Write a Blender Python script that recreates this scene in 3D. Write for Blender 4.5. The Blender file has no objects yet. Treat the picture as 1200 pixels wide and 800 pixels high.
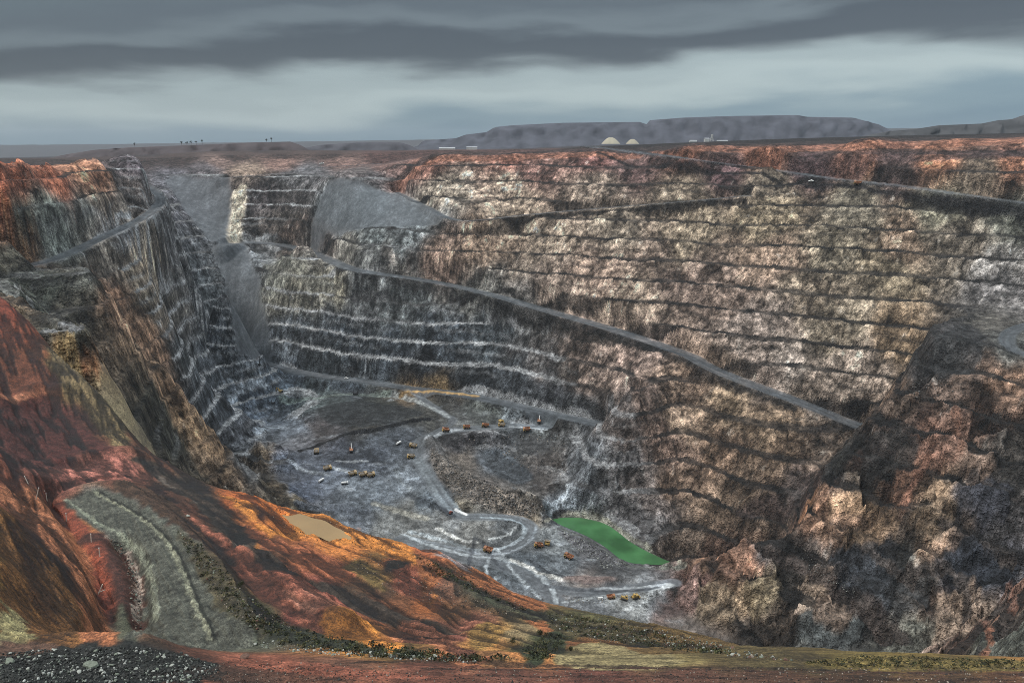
import bpy, bmesh, math, random
import numpy as np
from mathutils import Vector, Matrix, Euler

random.seed(7)
rng = np.random.default_rng(7)
SC = bpy.context.scene
COL = SC.collection
f4 = np.float32

# ------------------------------------------------------------------ camera
FPX, CX, CY = 934.0, 600.0, 400.0
TH = math.radians(13.83)
CT, ST = math.cos(TH), math.sin(TH)

def tdep(v):            # depression (drop per metre forward) of the sight line through row v
    v = np.asarray(v, float)
    return (FPX * ST + CT * (v - CY)) / (FPX * CT - ST * (v - CY))

def sdir(u, v):         # sideways metres per metre forward
    return (np.asarray(u, float) - CX) / (FPX * CT - ST * (np.asarray(v, float) - CY))

cam_d = bpy.data.cameras.new('camera')
cam_d.sensor_width = 36.0
cam_d.lens = 36.0 * FPX / 1200.0
cam_d.clip_start = 1.0
cam_d.clip_end = 40000.0
cam = bpy.data.objects.new('camera', cam_d)
COL.objects.link(cam)
cam.rotation_euler = (math.radians(90) - TH, 0, 0)
SC.camera = cam

# ------------------------------------------------------------------ noise
def _hash(ix, iy, seed):
    with np.errstate(over='ignore'):
        h = (ix.astype(np.uint32) * np.uint32(374761393) + iy.astype(np.uint32) * np.uint32(668265263)
             + np.uint32((seed * 2246822519) & 0xFFFFFFFF))
        h = (h ^ (h >> np.uint32(13))) * np.uint32(1274126177)
        h = h ^ (h >> np.uint32(16))
    return h

def noise(x, y, seed=0):    # gradient noise about -1..1
    xf = np.floor(x); yf = np.floor(y)
    ix = xf.astype(np.int32); iy = yf.astype(np.int32)
    fx = (x - xf).astype(f4); fy = (y - yf).astype(f4)
    ux = fx * fx * fx * (fx * (fx * 6 - 15) + 10)
    uy = fy * fy * fy * (fy * (fy * 6 - 15) + 10)
    def g(dx, dy):
        a = _hash(ix + dx, iy + dy, seed).astype(f4) * f4(2 * math.pi / 4294967296.0)
        return np.cos(a) * (fx - dx) + np.sin(a) * (fy - dy)
    n0 = g(0, 0); n1 = g(1, 0); n2 = g(0, 1); n3 = g(1, 1)
    return ((n0 + ux * (n1 - n0)) * (1 - uy) + (n2 + ux * (n3 - n2)) * uy) * f4(1.5)

def fbm(x, y, scale, octaves=3, seed=0, gain=0.5):
    r = 0; a = 1.0; tot = 0
    for o in range(octaves):
        r = r + a * noise(x / scale + 17.3 * o, y / scale - 9.1 * o, seed + o * 31)
        tot += a; a *= gain; scale *= 0.5
    return r / tot

def ridged(x, y, scale, octaves=3, seed=0, gain=0.5):
    r = 0; a = 1.0; tot = 0
    for o in range(octaves):
        r = r + a * (1 - 2 * np.abs(noise(x / scale + 5.7 * o, y / scale + 3.3 * o, seed + o * 17)))
        tot += a; a *= gain; scale *= 0.5
    return r / tot

def worley(x, y, scale, seed=0):
    px = x / scale; py_ = y / scale
    cx = np.floor(px).astype(np.int32); cy = np.floor(py_).astype(np.int32)
    f1 = np.full(px.shape, 9, f4); f2 = np.full(px.shape, 9, f4); idv = np.zeros(px.shape, f4)
    for dx in (-1, 0, 1):
        for dy in (-1, 0, 1):
            h = _hash(cx + dx, cy + dy, seed)
            jx = (h & np.uint32(0xFFFF)).astype(f4) / 65535; jy = (h >> np.uint32(16)).astype(f4) / 65535
            d = np.sqrt((cx + dx + jx - px) ** 2 + (cy + dy + jy - py_) ** 2).astype(f4)
            c = d < f1
            f2 = np.where(c, f1, np.minimum(f2, d)); idv = np.where(c, (_hash(cx + dx, cy + dy, seed + 91) & np.uint32(0xFFFF)).astype(f4) / 65535, idv); f1 = np.where(c, d, f1)
    return f1, f2, idv

def sstep(a, b, x):
    t = np.clip((x - a) / (b - a), 0, 1)
    return t * t * (3 - 2 * t)

# ------------------------------------------------------------------ survey points of the mine
P = []                                  # (s, ln y, t)
def pz(u, v, z):                        # a spot seen at (u, v) whose height is z
    t = float(tdep(v)); y = -z / t
    P.append((float(sdir(u, v)), math.log(y), t))
def py(u, v, y):                        # a spot seen at (u, v), y metres ahead
    P.append((float(sdir(u, v)), math.log(y), float(tdep(v))))
def ps(s, y, z):
    P.append((s, math.log(y), -z / y))
def line(pts, fn=pz, n=4):
    for (a, b) in zip(pts[:-1], pts[1:]):
        for k in range(n):
            f = k / n
            fn(*[p + (q - p) * f for p, q in zip(a, b)])
    fn(*pts[-1])
def spur_y(u, v):
    s = float(sdir(u, v)); t = float(tdep(v))
    c = s * .77 + .64
    return 1.45 * (243 + .85 * 481) / (.85 * c + t)
def spur(u, v): py(u, v, spur_y(u, v))

def plane(u, rows, A, k):
    for v in rows:
        py(u, v, A / (k + float(tdep(v))))

# east wall
plane(800, (172, 188, 205, 214, 237, 258, 283, 304, 326, 349, 379, 400), 1143, .81)
plane(600, (180, 188, 202, 214, 234, 258, 275, 290, 307, 325), 1296, .85)
plane(700, (175, 188, 202, 214, 234, 258, 279, 297, 316, 340, 360), 1205, .83)
plane(500, (186, 200, 214), 1345, .86)
plane(900, (172, 190, 221, 240, 266, 290, 315, 342, 370, 400, 430), 1138, .85)
plane(1000, (168, 190, 230, 252, 272, 301, 326, 358, 387, 420, 449, 475), 1149, .9)
plane(1100, (167, 190, 250, 280, 310, 340), 1100, .9)
plane(1200, (165, 190, 215, 255, 284, 316, 345), 1045, .9)
for v in (170, 200, 240, 280, 320): py(1330, v, 960 / (.9 + float(tdep(v))))
# below the long ramp
plane(800, (440, 480, 520, 560, 590), 1185, .85)
plane(740, (420, 450, 480), 1235, .95)
plane(900, (490, 520, 560, 600), 1118, .85)
plane(850, (470, 510, 550, 600, 630), 1150, .85)
plane(950, (500, 530, 570), 1100, .85)
pz(700, 560, -400); pz(690, 520, -378); pz(720, 590, -428); pz(760, 620, -434); pz(680, 580, -424)
# lower dark benches under the ramp, west half
for u, r, zz in ((500, (371, 389, 410, 433), (-268, -292, -317, -343)), (590, (376, 398, 421, 446), (-277, -300, -324, -347)),
                 (655, (392, 418, 436, 462), (-280, -304, -325, -348)), (400, (345, 365, 388, 412), (-243, -270, -300, -330)),
                 (340, (325, 350, 380, 405), (-225, -258, -300, -336))):
    for v, z in zip(r, zz): pz(u, v, z)
RAMP = [(262, 288, -186), (290, 285, -188), (330, 288, -192), (360, 295, -196), (385, 305, -201), (420, 318, -206), (500, 330, -219), (570, 345, -234),
        (640, 365, -250), (720, 388, -264), (800, 415, -280), (825, 428, -288), (850, 440, -296), (930, 470, -312), (1000, 498, -330), (1030, 507, -334)]
line(RAMP)
TOP_RAMP = [(690, 173.5, -6), (740, 180, -15), (800, 188, -25), (900, 201, -41.7), (975, 212, -53.8), (1040, 219, -60), (1120, 230, -69), (1200, 241, -78), (1300, 253, -86)]
line(TOP_RAMP, n=3)
MID_RAMP = [(465, 226, -88), (500, 243, -107), (540, 259, -124), (620, 252, -114), (700, 245, -103), (800, 237, -88), (875, 230, -77)]
line(MID_RAMP, n=3)
# north end: tipped slope, end wall, chutes
for u, v, y in ((385, 213, 1545), (430, 217, 1520), (465, 226, 1480), (362, 278, 1440), (450, 270, 1400), (400, 240, 1500), (420, 260, 1455),
                (400, 205, 1640), (450, 200, 1600), (520, 215, 1480), (400, 300, 1390), (480, 290, 1345), (540, 285, 1330), (480, 310, 1320), (440, 290, 1370),
                (300, 205, 1690), (300, 222, 1665), (300, 240, 1642), (310, 258, 1620), (320, 276, 1600), (350, 205, 1690), (350, 250, 1600),
                (205, 205, 1760), (230, 225, 1700), (250, 250, 1640), (265, 275, 1570), (225, 265, 1560), (210, 235, 1640), (240, 190, 1850), (330, 188, 1850),
                (270, 310, 1500), (280, 350, 1440), (290, 385, 1390), (296, 415, 1350), (255, 330, 1470),
                (240, 178, 2050), (330, 176, 2050), (140, 188, 1900), (400, 186, 1850)): py(u, v, y)
FAR_ROAD = [(262, 209, -68), (330, 203, -58), (375, 197, -48), (445, 192, -40)]
line(FAR_ROAD, n=2)
# west wall
for u, v, y in ((0, 197, 800), (60, 197, 930), (130, 197, 1090), (30, 197, 865), (95, 197, 1010), (0, 225, 790), (60, 225, 900), (120, 225, 1040), (0, 255, 770), (60, 255, 860), (110, 255, 960),
                (70, 293, 830), (0, 285, 760), (-90, 197, 700), (-90, 250, 690), (-90, 300, 640)): py(u, v, y)
WEST_ROAD = [(138, 203, -50), (165, 215, -62), (186, 228, -72), (186, 241, -86), (165, 258, -97), (120, 280, -107), (78, 300, -115), (40, 312, -118), (0, 318, -120)]
line(WEST_ROAD, n=3)
for u, v, z in ((205, 262, -120), (225, 300, -173), (250, 350, -240), (275, 395, -318), (169, 332, -190), (260, 319, -195), (190, 300, -155), (160, 300, -140),
                (200, 380, -238), (180, 350, -205), (235, 400, -285), (240, 430, -345), (150, 290, -128), (225, 365, -245)): pz(u, v, z)
for u, v, y in ((0, 330, 700), (60, 325, 760), (125, 345, 728), (150, 385, 763), (200, 440, 800), (240, 500, 835), (262, 540, 880), (200, 500, 735), (170, 470, 700),
                (60, 380, 640), (150, 420, 725), (190, 520, 690), (220, 545, 760), (0, 345, 600), (100, 380, 690), (105, 330, 780), (140, 450, 670)): py(u, v, y)
for u, v, z in ((190, 240, -84), (205, 262, -112), (225, 300, -168), (250, 350, -240), (275, 395, -318)):
    t = float(tdep(v)); y = -z / t; s_ = float(sdir(u, v))
    ps(s_, y, z); ps(s_ + .004, y * 1.07, -(t + .05) * y * 1.07)
for u, v, y in ((125, 345, 728), (150, 385, 763), (200, 440, 800), (240, 500, 835), (258, 530, 870)):
    t = float(tdep(v)); s_ = float(sdir(u, v))
    ps(s_ + .01, y * 1.08, -(t + .05) * y * 1.08)
for u, v in ((95, 372), (118, 400), (138, 432), (156, 470), (174, 505), (192, 535)):
    t = float(tdep(v)); ps(float(sdir(u, v)), 385, -(t + .035) * 385); ps(float(sdir(u, v)), 470, -(t + .06) * 470)
# hidden hollow between the two west spurs
for s, y, z in ((-.42, 950, -285), (-.37, 1050, -345), (-.47, 900, -225), (-.34, 960, -368)): ps(s, y, z)
# pit floor
FLOOR_ROAD = [(228, 446, -366), (250, 436, -366), (275, 429, -366), (300, 426, -366), (335, 434, -367), (380, 442, -367), (430, 448, -368), (480, 456, -369),
              (560, 467, -370), (650, 487, -371), (735, 505, -372)]
line(FLOOR_ROAD, n=2)
for q in ((330, 450, -378), (300, 460, -380), (280, 490, -384), (400, 465, -377), (370, 480, -377), (430, 485, -376), (340, 530, -388), (300, 510, -388), (420, 509, -386),
          (420, 500, -375), (500, 487, -379), (505, 495, -387), (460, 494, -376), (460, 503, -386), (380, 545, -394), (330, 560, -398), (450, 550, -397), (400, 590, -408), (480, 530, -394), (540, 490, -384),
          (600, 490, -384), (640, 497, -385), (660, 503, -386), (570, 504, -386), (520, 508, -389), (505, 522, -392), (590, 545, -412), (615, 560, -418), (560, 528, -406),
          (640, 592, -430), (520, 600, -418), (480, 620, -424), (560, 640, -431), (620, 620, -433), (660, 660, -437), (600, 680, -437), (560, 660, -434), (700, 690, -438),
          (780, 690, -439), (740, 710, -439), (640, 700, -439), (240, 470, -374), (265, 490, -378), (300, 545, -390), (285, 520, -388), (320, 560, -392), (500, 560, -404), (530, 570, -404), (570, 585, -412),
          (510, 540, -396), (620, 520, -398), (650, 540, -406), (670, 520, -392), (668, 545, -408)): pz(*q)
POOL_Z = -447.0
POOL = [(643, 609), (662, 606), (684, 607), (708, 613), (724, 623), (738, 634), (757, 645), (778, 655), (800, 664), (770, 664), (736, 660), (722, 651), (708, 640), (688, 628), (662, 617)]
for u, v in POOL: pz(u, v, POOL_Z)
# rocky spur on the right
SPUR_EDGE = [(1118, 378), (1085, 420), (1060, 455), (1035, 480), (1008, 505), (965, 560), (925, 632), (870, 648), (830, 662), (800, 685), (765, 716)]
for a, b in zip(SPUR_EDGE[:-1], SPUR_EDGE[1:]):
    for k in range(2):
        u = a[0] + (b[0] - a[0]) * k / 2; v = a[1] + (b[1] - a[1]) * k / 2
        if u > 840: u += 13 * math.sin(v * .13) + 6 * math.sin(v * .31 + 1)
        spur(u, v)
        ys = spur_y(u, v); t = float(tdep(v)); s = float(sdir(u, v))
        if u < 905: ps(s, ys * 1.10, -(t + .05) * ys * 1.10)
        elif u < 1012: ps(s, ys * 1.05, -(t + .004) * ys * 1.05)
        else:
            ps(s, ys * 1.04, -(t - .003) * ys * 1.04)
for u, v in ((1100, 500), (1100, 440), (1150, 440), (1200, 460), (1000, 560), (1100, 560), (1200, 540), (960, 610), (1050, 610), (1150, 610), (1200, 640), (900, 670), (1000, 670),
             (1100, 680), (1200, 710), (850, 700), (950, 720), (1050, 740), (1150, 750), (870, 740), (1200, 770), (820, 700), (1300, 500), (1300, 600), (1300, 700)): spur(u, v)
for u, v in ((1150, 402), (1185, 400), (1230, 398), (1185, 385), (1210, 412)): py(u, v, 805 + (400 - v) * 2.2)
for s in (.60, .65, .70, .76):
    for y, t in ((850, .234), (890, .222)): ps(s, y, -t * y)
# foreground: near bank, ramp, red spur
SIL = [(-60, 330, 265), (0, 345, 260), (30, 372, 256), (60, 410, 250), (100, 445, 242), (130, 475, 235), (170, 525, 215), (215, 553, 207), (260, 575, 200), (330, 595, 195), (400, 615, 190), (470, 640, 182),
       (540, 660, 175), (600, 690, 167), (640, 712, 160), (700, 722, 150), (780, 737, 138), (870, 760, 112), (950, 776, 84), (1050, 770, 62), (1200, 774, 55), (1300, 776, 52)]
for i, (a, b) in enumerate(zip(SIL[:-1], SIL[1:])):
    for k in range(3):
        u, v, y = [p + (q - p) * k / 3 for p, q in zip(a, b)]
        if 590 < u < 960: v += 8
        py(u, v, y)
        t = float(tdep(v)); s = float(sdir(u, v))
        big = 1.0 if u > 150 else .9
        ps(s, y * 1.10, -(t + .035 * big) * y * 1.10)
        if u > 20:
            ps(s, y * 1.35, -(t + .13) * y * 1.35)
        if u > 820: ps(s, y * 1.9, -(t + .3) * y * 1.9)
for s, y, z in ((.3, 300, -300), (.45, 250, -265), (.6, 220, -235), (-.1, 420, -330), (.1, 420, -350), (-.3, 420, -290), (.2, 560, -425), (0, 560, -425), (-.2, 600, -412), (-.32, 650, -395)): ps(s, y, z)
for u, v, y in ((0, 400, 235), (0, 460, 212), (50, 480, 215), (0, 530, 170), (60, 540, 180), (110, 555, 165), (180, 560, 185), (140, 530, 195),
                (100, 580, 140), (140, 580, 142), (150, 620, 120), (190, 620, 120), (180, 660, 104), (220, 660, 104), (180, 720, 84), (240, 720, 84), (180, 748, 74), (280, 748, 74),
                (0, 560, 120), (40, 590, 122), (0, 600, 82), (0, 650, 68), (0, 700, 59), (0, 740, 52), (40, 650, 80), (60, 700, 71), (60, 740, 63), (80, 640, 100), (90, 600, 120), (120, 640, 108), (130, 680, 96), (130, 720, 82), (105, 690, 85), (150, 745, 70),
                (260, 620, 138), (260, 660, 112), (300, 700, 96), (340, 740, 80), (330, 680, 112), (380, 720, 94), (420, 735, 90), (430, 680, 122), (380, 650, 140), (300, 600, 165), (370, 620, 168), (350, 635, 158), (440, 640, 160),
                (500, 670, 140), (480, 720, 108), (540, 700, 125), (560, 740, 94), (600, 730, 108), (640, 750, 92), (600, 760, 80), (660, 730, 118), (720, 750, 92), (700, 770, 72), (780, 770, 72),
                (480, 755, 70), (420, 755, 64), (800, 752, 98)): py(u, v, y)
for u in (-60, 0, 100, 200): py(u, 752, 50); py(u, 765, 42); py(u, 778, 39); py(u, 800, 34.5)
for u in (280, 330, 400, 500): py(u, 766, 50); py(u, 780, 42); py(u, 800, 35)
for u in (600, 700, 800, 900, 1000): py(u, 781, 45); py(u, 790, 40); py(u, 800, 36)
for u in (1100, 1200, 1300): py(u, 781, 44); py(u, 790, 40); py(u, 800, 36)
for s in np.linspace(-.95, .95, 9): ps(s, 24, -20.5); ps(s, 29, -23.5)
for s, sy in ((-.8, 1), (-.95, 1)):
    for y, z in ((60, -28), (90, -36), (140, -42), (200, -40), (260, -40), (500, -75)): ps(s, y, z)
for s in (.86, .95):
    for y, z in ((90, -60), (200, -130), (350, -190), (500, -180), (700, -190)): ps(s, y, z)
# level ground just behind the crests of the walls
RIM = [(u, 197 - .06 * max(0, -u), y) for u, y in ((-200, 640), (-90, 700), (0, 800), (30, 865), (60, 930), (95, 1010), (130, 1090))]
for u, v, y in RIM:
    for k, d in ((1.03, .0), (1.08, .001), (1.15, .001), (1.3, .0015), (1.6, .002), (1.9, .001)):
        if y * k < 1500: 
            t = float(tdep(v)) + d; P.append((float(sdir(u, v)), math.log(y * k), t))
for u, v, A_, k_ in ((600, 180, 1296, .85), (700, 175, 1205, .83), (800, 171, 1143, .81), (900, 170, 1138, .85), (1000, 167.5, 1149, .9), (1100, 166, 1100, .9), (1200, 164, 1045, .9), (1330, 163, 960, .9), (1450, 163, 900, .9)):
    t = float(tdep(v)); y = A_ / (k_ + t)
    P.append((float(sdir(u, v)), math.log(y), t))
    for k, d in ((1.03, .0), (1.08, .0), (1.14, -.001), (1.22, -.002)): P.append((float(sdir(u, v)), math.log(y * k), t + d))
# the plain beyond
for u, v in ((-200, 187), (0, 187), (130, 184), (300, 180), (450, 178), (600, 176), (750, 171), (900, 165), (1050, 162), (1200, 160), (1400, 160)):
    for y in (2300, 3200, 4600, 7000, 12000):
        vv = v - 1.5 * math.log(y / 2300.)
        py(u, vv, y)
for u, v, y in ((700, 170.5, 1750), (800, 168, 1700), (900, 166, 1650), (1000, 164, 1600), (1200, 161, 1450), (600, 174, 1800), (500, 177, 1900)): py(u, v, y)

P = np.array(P)
# ------------------------------------------------------------------ smooth surface through the survey points
def rbf_fit(pts, val, c=.025, lam=2e-4):
    d = np.sqrt(((pts[:, None, :] - pts[None, :, :]) ** 2).sum(-1) + c * c)
    n = len(pts)
    A = np.zeros((n + 3, n + 3))
    A[:n, :n] = -d + np.eye(n) * lam
    A[:n, n] = 1; A[:n, n + 1:] = pts
    A[n, :n] = 1; A[n + 1:, :n] = pts.T
    b = np.zeros(n + 3); b[:n] = val
    w = np.linalg.solve(A, b)
    return w
KQ = 1.0
pts = np.stack([P[:, 0], P[:, 1] * KQ], 1)
W = rbf_fit(pts, P[:, 2], lam=4e-3)
def rbf_eval(s, q):
    out = np.empty(s.shape, f4)
    n = len(pts)
    p32 = pts.astype(f4); w32 = W.astype(f4)
    for i in range(0, len(s), 20000):
        a = s[i:i + 20000].astype(f4); b = (q[i:i + 20000] * KQ).astype(f4)
        d = np.sqrt((a[:, None] - p32[None, :, 0]) ** 2 + (b[:, None] - p32[None, :, 1]) ** 2 + f4(.025 ** 2))
        out[i:i + 20000] = -d @ w32[:n] + w32[n] + w32[n + 1] * a + w32[n + 2] * b
    return out

NS = 1250
S = np.linspace(-.93, .93, NS)
ys = [24.0]
while ys[-1] < 290: ys.append(ys[-1] * 1.0042)
while ys[-1] < 1720: ys.append(ys[-1] + 1.45)
g = 1.0
while ys[-1] < 14000:
    ys.append(ys[-1] + 1.45 * g); g *= 1.03
Y = np.array(ys); NY = len(Y)
cs = np.linspace(S[0], S[-1], 260); cq = np.linspace(math.log(Y[0]), math.log(Y[-1]), 640)
gs, gq = np.meshgrid(cs, cq)
coarse = rbf_eval(gs.ravel(), gq.ravel()).reshape(gs.shape)
def upsample(grid, S, Q):
    fi = (Q - cq[0]) / (cq[1] - cq[0]); fj = (S - cs[0]) / (cs[1] - cs[0])
    i0 = np.clip(np.floor(fi).astype(int), 0, len(cq) - 2); j0 = np.clip(np.floor(fj).astype(int), 0, len(cs) - 2)
    a = (fi - i0).astype(f4)[:, None]; b = (fj - j0).astype(f4)[None, :]
    rows = grid[i0] * (1 - a) + grid[i0 + 1] * a
    return rows[:, j0] * (1 - b) + rows[:, j0 + 1] * b
Tg = upsample(coarse, S, np.log(Y))
YY = np.repeat(Y[:, None], NS, 1).astype(f4)
SS = np.repeat(S[None, :], NY, 0).astype(f4)
XX = SS * YY
Z0 = (-Tg * YY).astype(f4)

def hit_on(Zg, u, v, ymin=0):   # first ground met along the sight line
    s = float(sdir(u, v)); t = float(tdep(v))
    j = int(np.clip(round((s - S[0]) / (S[1] - S[0])), 0, NS - 1))
    col = -Zg[:, j] / Y
    ok_ = (col <= t) & (Y > ymin)
    k = np.argmax(ok_)
    if not ok_[k]: k = NY - 1
    y = Y[k]
    if k > 0 and col[k - 1] > t:
        fr = (col[k - 1] - t) / max(col[k - 1] - col[k], 1e-9)
        y = Y[k - 1] + (Y[k] - Y[k - 1]) * fr
    return Vector((s * y, y, -t * y))

def ground(Zg, x, y):
    s = x / y
    fj = (s - S[0]) / (S[1] - S[0]); j = int(np.clip(math.floor(fj), 0, NS - 2)); b = min(max(fj - j, 0), 1)
    i = int(np.clip(np.searchsorted(Y, y) - 1, 0, NY - 2)); a = (y - Y[i]) / (Y[i + 1] - Y[i])
    return float((Zg[i, j] * (1 - a) + Zg[i + 1, j] * a) * (1 - b) + (Zg[i, j + 1] * (1 - a) + Zg[i + 1, j + 1] * a) * b)

def band(poly, reach):
    """distance to a polyline [(x,y,z)] and height along it, for the rows/cols near it"""
    poly = np.array(poly)
    y0, y1 = poly[:, 1].min() - reach, poly[:, 1].max() + reach
    i0, i1 = np.searchsorted(Y, [max(y0, Y[0]), y1])
    i1 = max(i1, i0 + 1)
    s_all = [(poly[:, 0] + d) / np.maximum(poly[:, 1], 20) for d in (-reach * 1.3, reach * 1.3)]
    j0, j1 = np.searchsorted(S, [np.min(s_all), np.max(s_all)])
    sl = (slice(i0, i1), slice(max(j0, 0), min(j1 + 1, NS)))
    x = XX[sl]; y = YY[sl]
    best = np.full(x.shape, 1e9, f4); zz = np.zeros(x.shape, f4); side = np.zeros(x.shape, f4); along = np.zeros(x.shape, f4)
    acc = 0.0
    for a, b in zip(poly[:-1], poly[1:]):
        dx, dy = b[0] - a[0], b[1] - a[1]
        L2 = dx * dx + dy * dy + 1e-9
        t = np.clip(((x - a[0]) * dx + (y - a[1]) * dy) / L2, 0, 1)
        ex = x - (a[0] + t * dx); ey = y - (a[1] + t * dy)
        d = np.sqrt(ex * ex + ey * ey)
        m = d < best
        best = np.where(m, d, best); zz = np.where(m, a[2] + t * (b[2] - a[2]), zz)
        side = np.where(m, np.sign(dx * ey - dy * ex), side); along = np.where(m, acc + t * math.sqrt(L2), along)
        acc += math.sqrt(L2)
    return sl, best, zz, side, along

def smooth_path(pts, n=6):      # Catmull-Rom through points
    pts = [np.array(p, float) for p in pts]
    ext = [2 * pts[0] - pts[1]] + pts + [2 * pts[-1] - pts[-2]]
    out = []
    for i in range(1, len(ext) - 2):
        p0, p1, p2, p3 = ext[i - 1:i + 3]
        for k in range(n):
            t = k / n
            out.append(.5 * ((2 * p1) + (-p0 + p2) * t + (2 * p0 - 5 * p1 + 4 * p2 - p3) * t * t + (-p0 + 3 * p1 - 3 * p2 + p3) * t ** 3))
    out.append(ext[-2])
    return out

def inside(poly, x, y):
    r = np.zeros(x.shape, bool)
    n = len(poly)
    for i in range(n):
        x1, y1 = poly[i][:2]; x2, y2 = poly[(i + 1) % n][:2]
        if y1 == y2: continue
        c = ((y1 > y) != (y2 > y)) & (x < (x2 - x1) * (y - y1) / (y2 - y1) + x1)
        r ^= c
    return r

# ------------------------------------------------------------------ masks
sil_s = np.array([float(sdir(u, v)) for u, v, y in SIL]); sil_y = np.array([y for u, v, y in SIL])
ysil = np.interp(S, sil_s, sil_y)
FG = 1 - sstep(1.0, 1.16, YY / ysil[None, :].astype(f4))           # 1 on the near red ground
gy = np.gradient(Z0, Y.astype(f4), axis=0)
dz_ds = np.gradient(Z0, S.astype(f4), axis=1)
gx = dz_ds / YY
gyy = gy - gx * SS
SL0 = np.sqrt(gx * gx + gyy * gyy)
FAR = sstep(1750, 2100, YY)
bk0 = (1.5 - .38 * sstep(-.5, -.58, S)).astype(f4)[None, :]; bk1 = (2.3 - 1.0 * sstep(-.5, -.58, S)).astype(f4)[None, :]
BACK = sstep(0, 1, (YY / ysil[None, :].astype(f4) - bk0) / (bk1 - bk0))
WALL = sstep(.24, .45, SL0) * (1 - FG) * (1 - FAR) * BACK
RIMF = .25 + .75 * sstep(.02, .06, Tg - .025 * (1 - sstep(-.45, -.35, SS)))            # little relief right at the crest
FLOOR = (1 - sstep(.2, .36, SL0)) * (Z0 < -352) * (1 - FG)

def upoly(uv, Zg): return [hit_on(Zg, u, v) for u, v in uv]
SCREE = [[(247, 291), (287, 289), (303, 330), (314, 385), (318, 420), (300, 424), (278, 420), (272, 380), (262, 330)],
         [(192, 212), (205, 206), (268, 208), (272, 230), (266, 284), (246, 286), (236, 272), (215, 246)],
         [(388, 214), (430, 218), (465, 227), (500, 245), (538, 259), (535, 263), (470, 268), (400, 277), (359, 279), (368, 255)]]
SCR = np.zeros(Z0.shape, f4)
for pl in SCREE:
    w = upoly(pl, Z0)
    yy = [p.y for p in w]
    i0, i1 = np.searchsorted(Y, [min(yy) - 5, max(yy) + 5])
    SCR[i0:i1][inside([(p.x, p.y) for p in w], XX[i0:i1] + 5 * fbm(XX[i0:i1], YY[i0:i1], 28, 4, 61, .65), YY[i0:i1] + 7 * fbm(XX[i0:i1] + 90, YY[i0:i1], 28, 4, 67, .65))] = 1
def blur(a, n=2):
    for _ in range(n):
        a = (a + np.roll(a, 1, 0) + np.roll(a, -1, 0)) / 3
        a = (a + np.roll(a, 1, 1) + np.roll(a, -1, 1)) / 3
    return a
SCRB = blur(SCR, 3)
SPUR = np.zeros(Z0.shape, f4)
sp_poly = [(spur_y(u, v) * float(sdir(u, v)), spur_y(u, v)) for u, v in SPUR_EDGE] + [(185, 480), (370, 290), (1000, 360), (1000, 1000), (640, 920)]
i0, i1 = np.searchsorted(Y, [270, 1060])
SPUR[i0:i1] = inside(sp_poly, XX[i0:i1], YY[i0:i1])
SPUR = blur(SPUR, 6)
SPUR = SPUR * (.08 + .92 * (1 - sstep(-270, -210, Z0)))

# ------------------------------------------------------------------ benches and rock relief
wx = XX + 9 * fbm(XX, YY, 60, 3, 11); wy = YY + 9 * fbm(XX, YY, 60, 3, 23)
zz = Z0 + 5.0 * fbm(XX, YY, 210, 2, 3) + 1.7 * fbm(wx, wy, 40, 4, 5, .6) * (1 + 3.2 * SPUR)
H = 27.0
b = (zz + 61.0) / H
k = np.floor(b); fr = b - k
faceend = .63 + .08 * noise(XX / 55, YY / 55, 77)
gface = np.where(fr < faceend, .95 * (fr / faceend), .95 + .05 * (fr - faceend) / (1 - faceend))
ONFACE = np.where(fr < faceend, 1.0, 0.0).astype(f4)
keep = (.86 + .5 * fbm(XX, YY, 130, 2, 41) + .3 * (XX < -280)).clip(.35, 1.0)
TER = WALL * (1 - SCRB) * keep * (.12 + .88 * sstep(.006, .035, Tg))
Z = Z0 + TER * H * (gface - fr)
b2 = (zz + 61.0 + 4 * noise(XX / 90, YY / 90, 55)) / (H / 2) + .15; fr2 = b2 - np.floor(b2)
HALF = sstep(-.15, .25, noise(XX / 140, YY / 140, 57)) * (1 - .5 * SPUR)
g2 = np.where(fr2 < .72, .95 * fr2 / .72, .95 + .05 * (fr2 - .72) / .28)
Z = Z + TER * HALF * .55 * (H / 2) * (g2 - fr2)
HBERM = (fr2 > .72) * HALF * TER
ONF = blur(ONFACE, 1) * WALL * (1 - SCRB)
BERM = (1 - ONFACE) * WALL * (1 - SCRB)
rock = ridged(wx, wy, 30, 4, 51, .55)
rock2 = fbm(wx, wy, 9, 3, 61, .6)
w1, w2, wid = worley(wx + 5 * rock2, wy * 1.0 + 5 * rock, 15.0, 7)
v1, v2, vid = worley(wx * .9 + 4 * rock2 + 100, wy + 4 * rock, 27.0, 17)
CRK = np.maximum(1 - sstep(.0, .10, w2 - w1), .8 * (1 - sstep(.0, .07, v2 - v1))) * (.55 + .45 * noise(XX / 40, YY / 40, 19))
Z = Z + WALL * RIMF * (1 - SCRB) * ((.35 + .65 * ONF) * (2.0 * rock * (1 + 1.6 * SPUR) + (4.2 + 3.5 * SPUR) * (wid - .5) + (3.0 + 9.0 * SPUR) * (vid - .5) - 1.8 * CRK) + 1.1 * rock2 * (1 + .8 * SPUR))
Z = Z + SPUR * WALL * 7.0 * ridged(wx + 40, wy, 80, 2, 95)
Z = Z + SCRB * .5 * fbm(XX, YY, 7, 3, 71)
# floor: hummocks and low tips
fl = FLOOR * (1 - SCRB)
Z = Z + fl * (1.4 * fbm(XX, YY, 60, 3, 81) + .8 * np.maximum(fbm(wx, wy, 16, 3, 83), 0.0) * 2.2)
# plain
Z = Z + FAR * (6 * fbm(XX, YY, 500, 3, 91)) * sstep(1900, 3500, YY)
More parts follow.
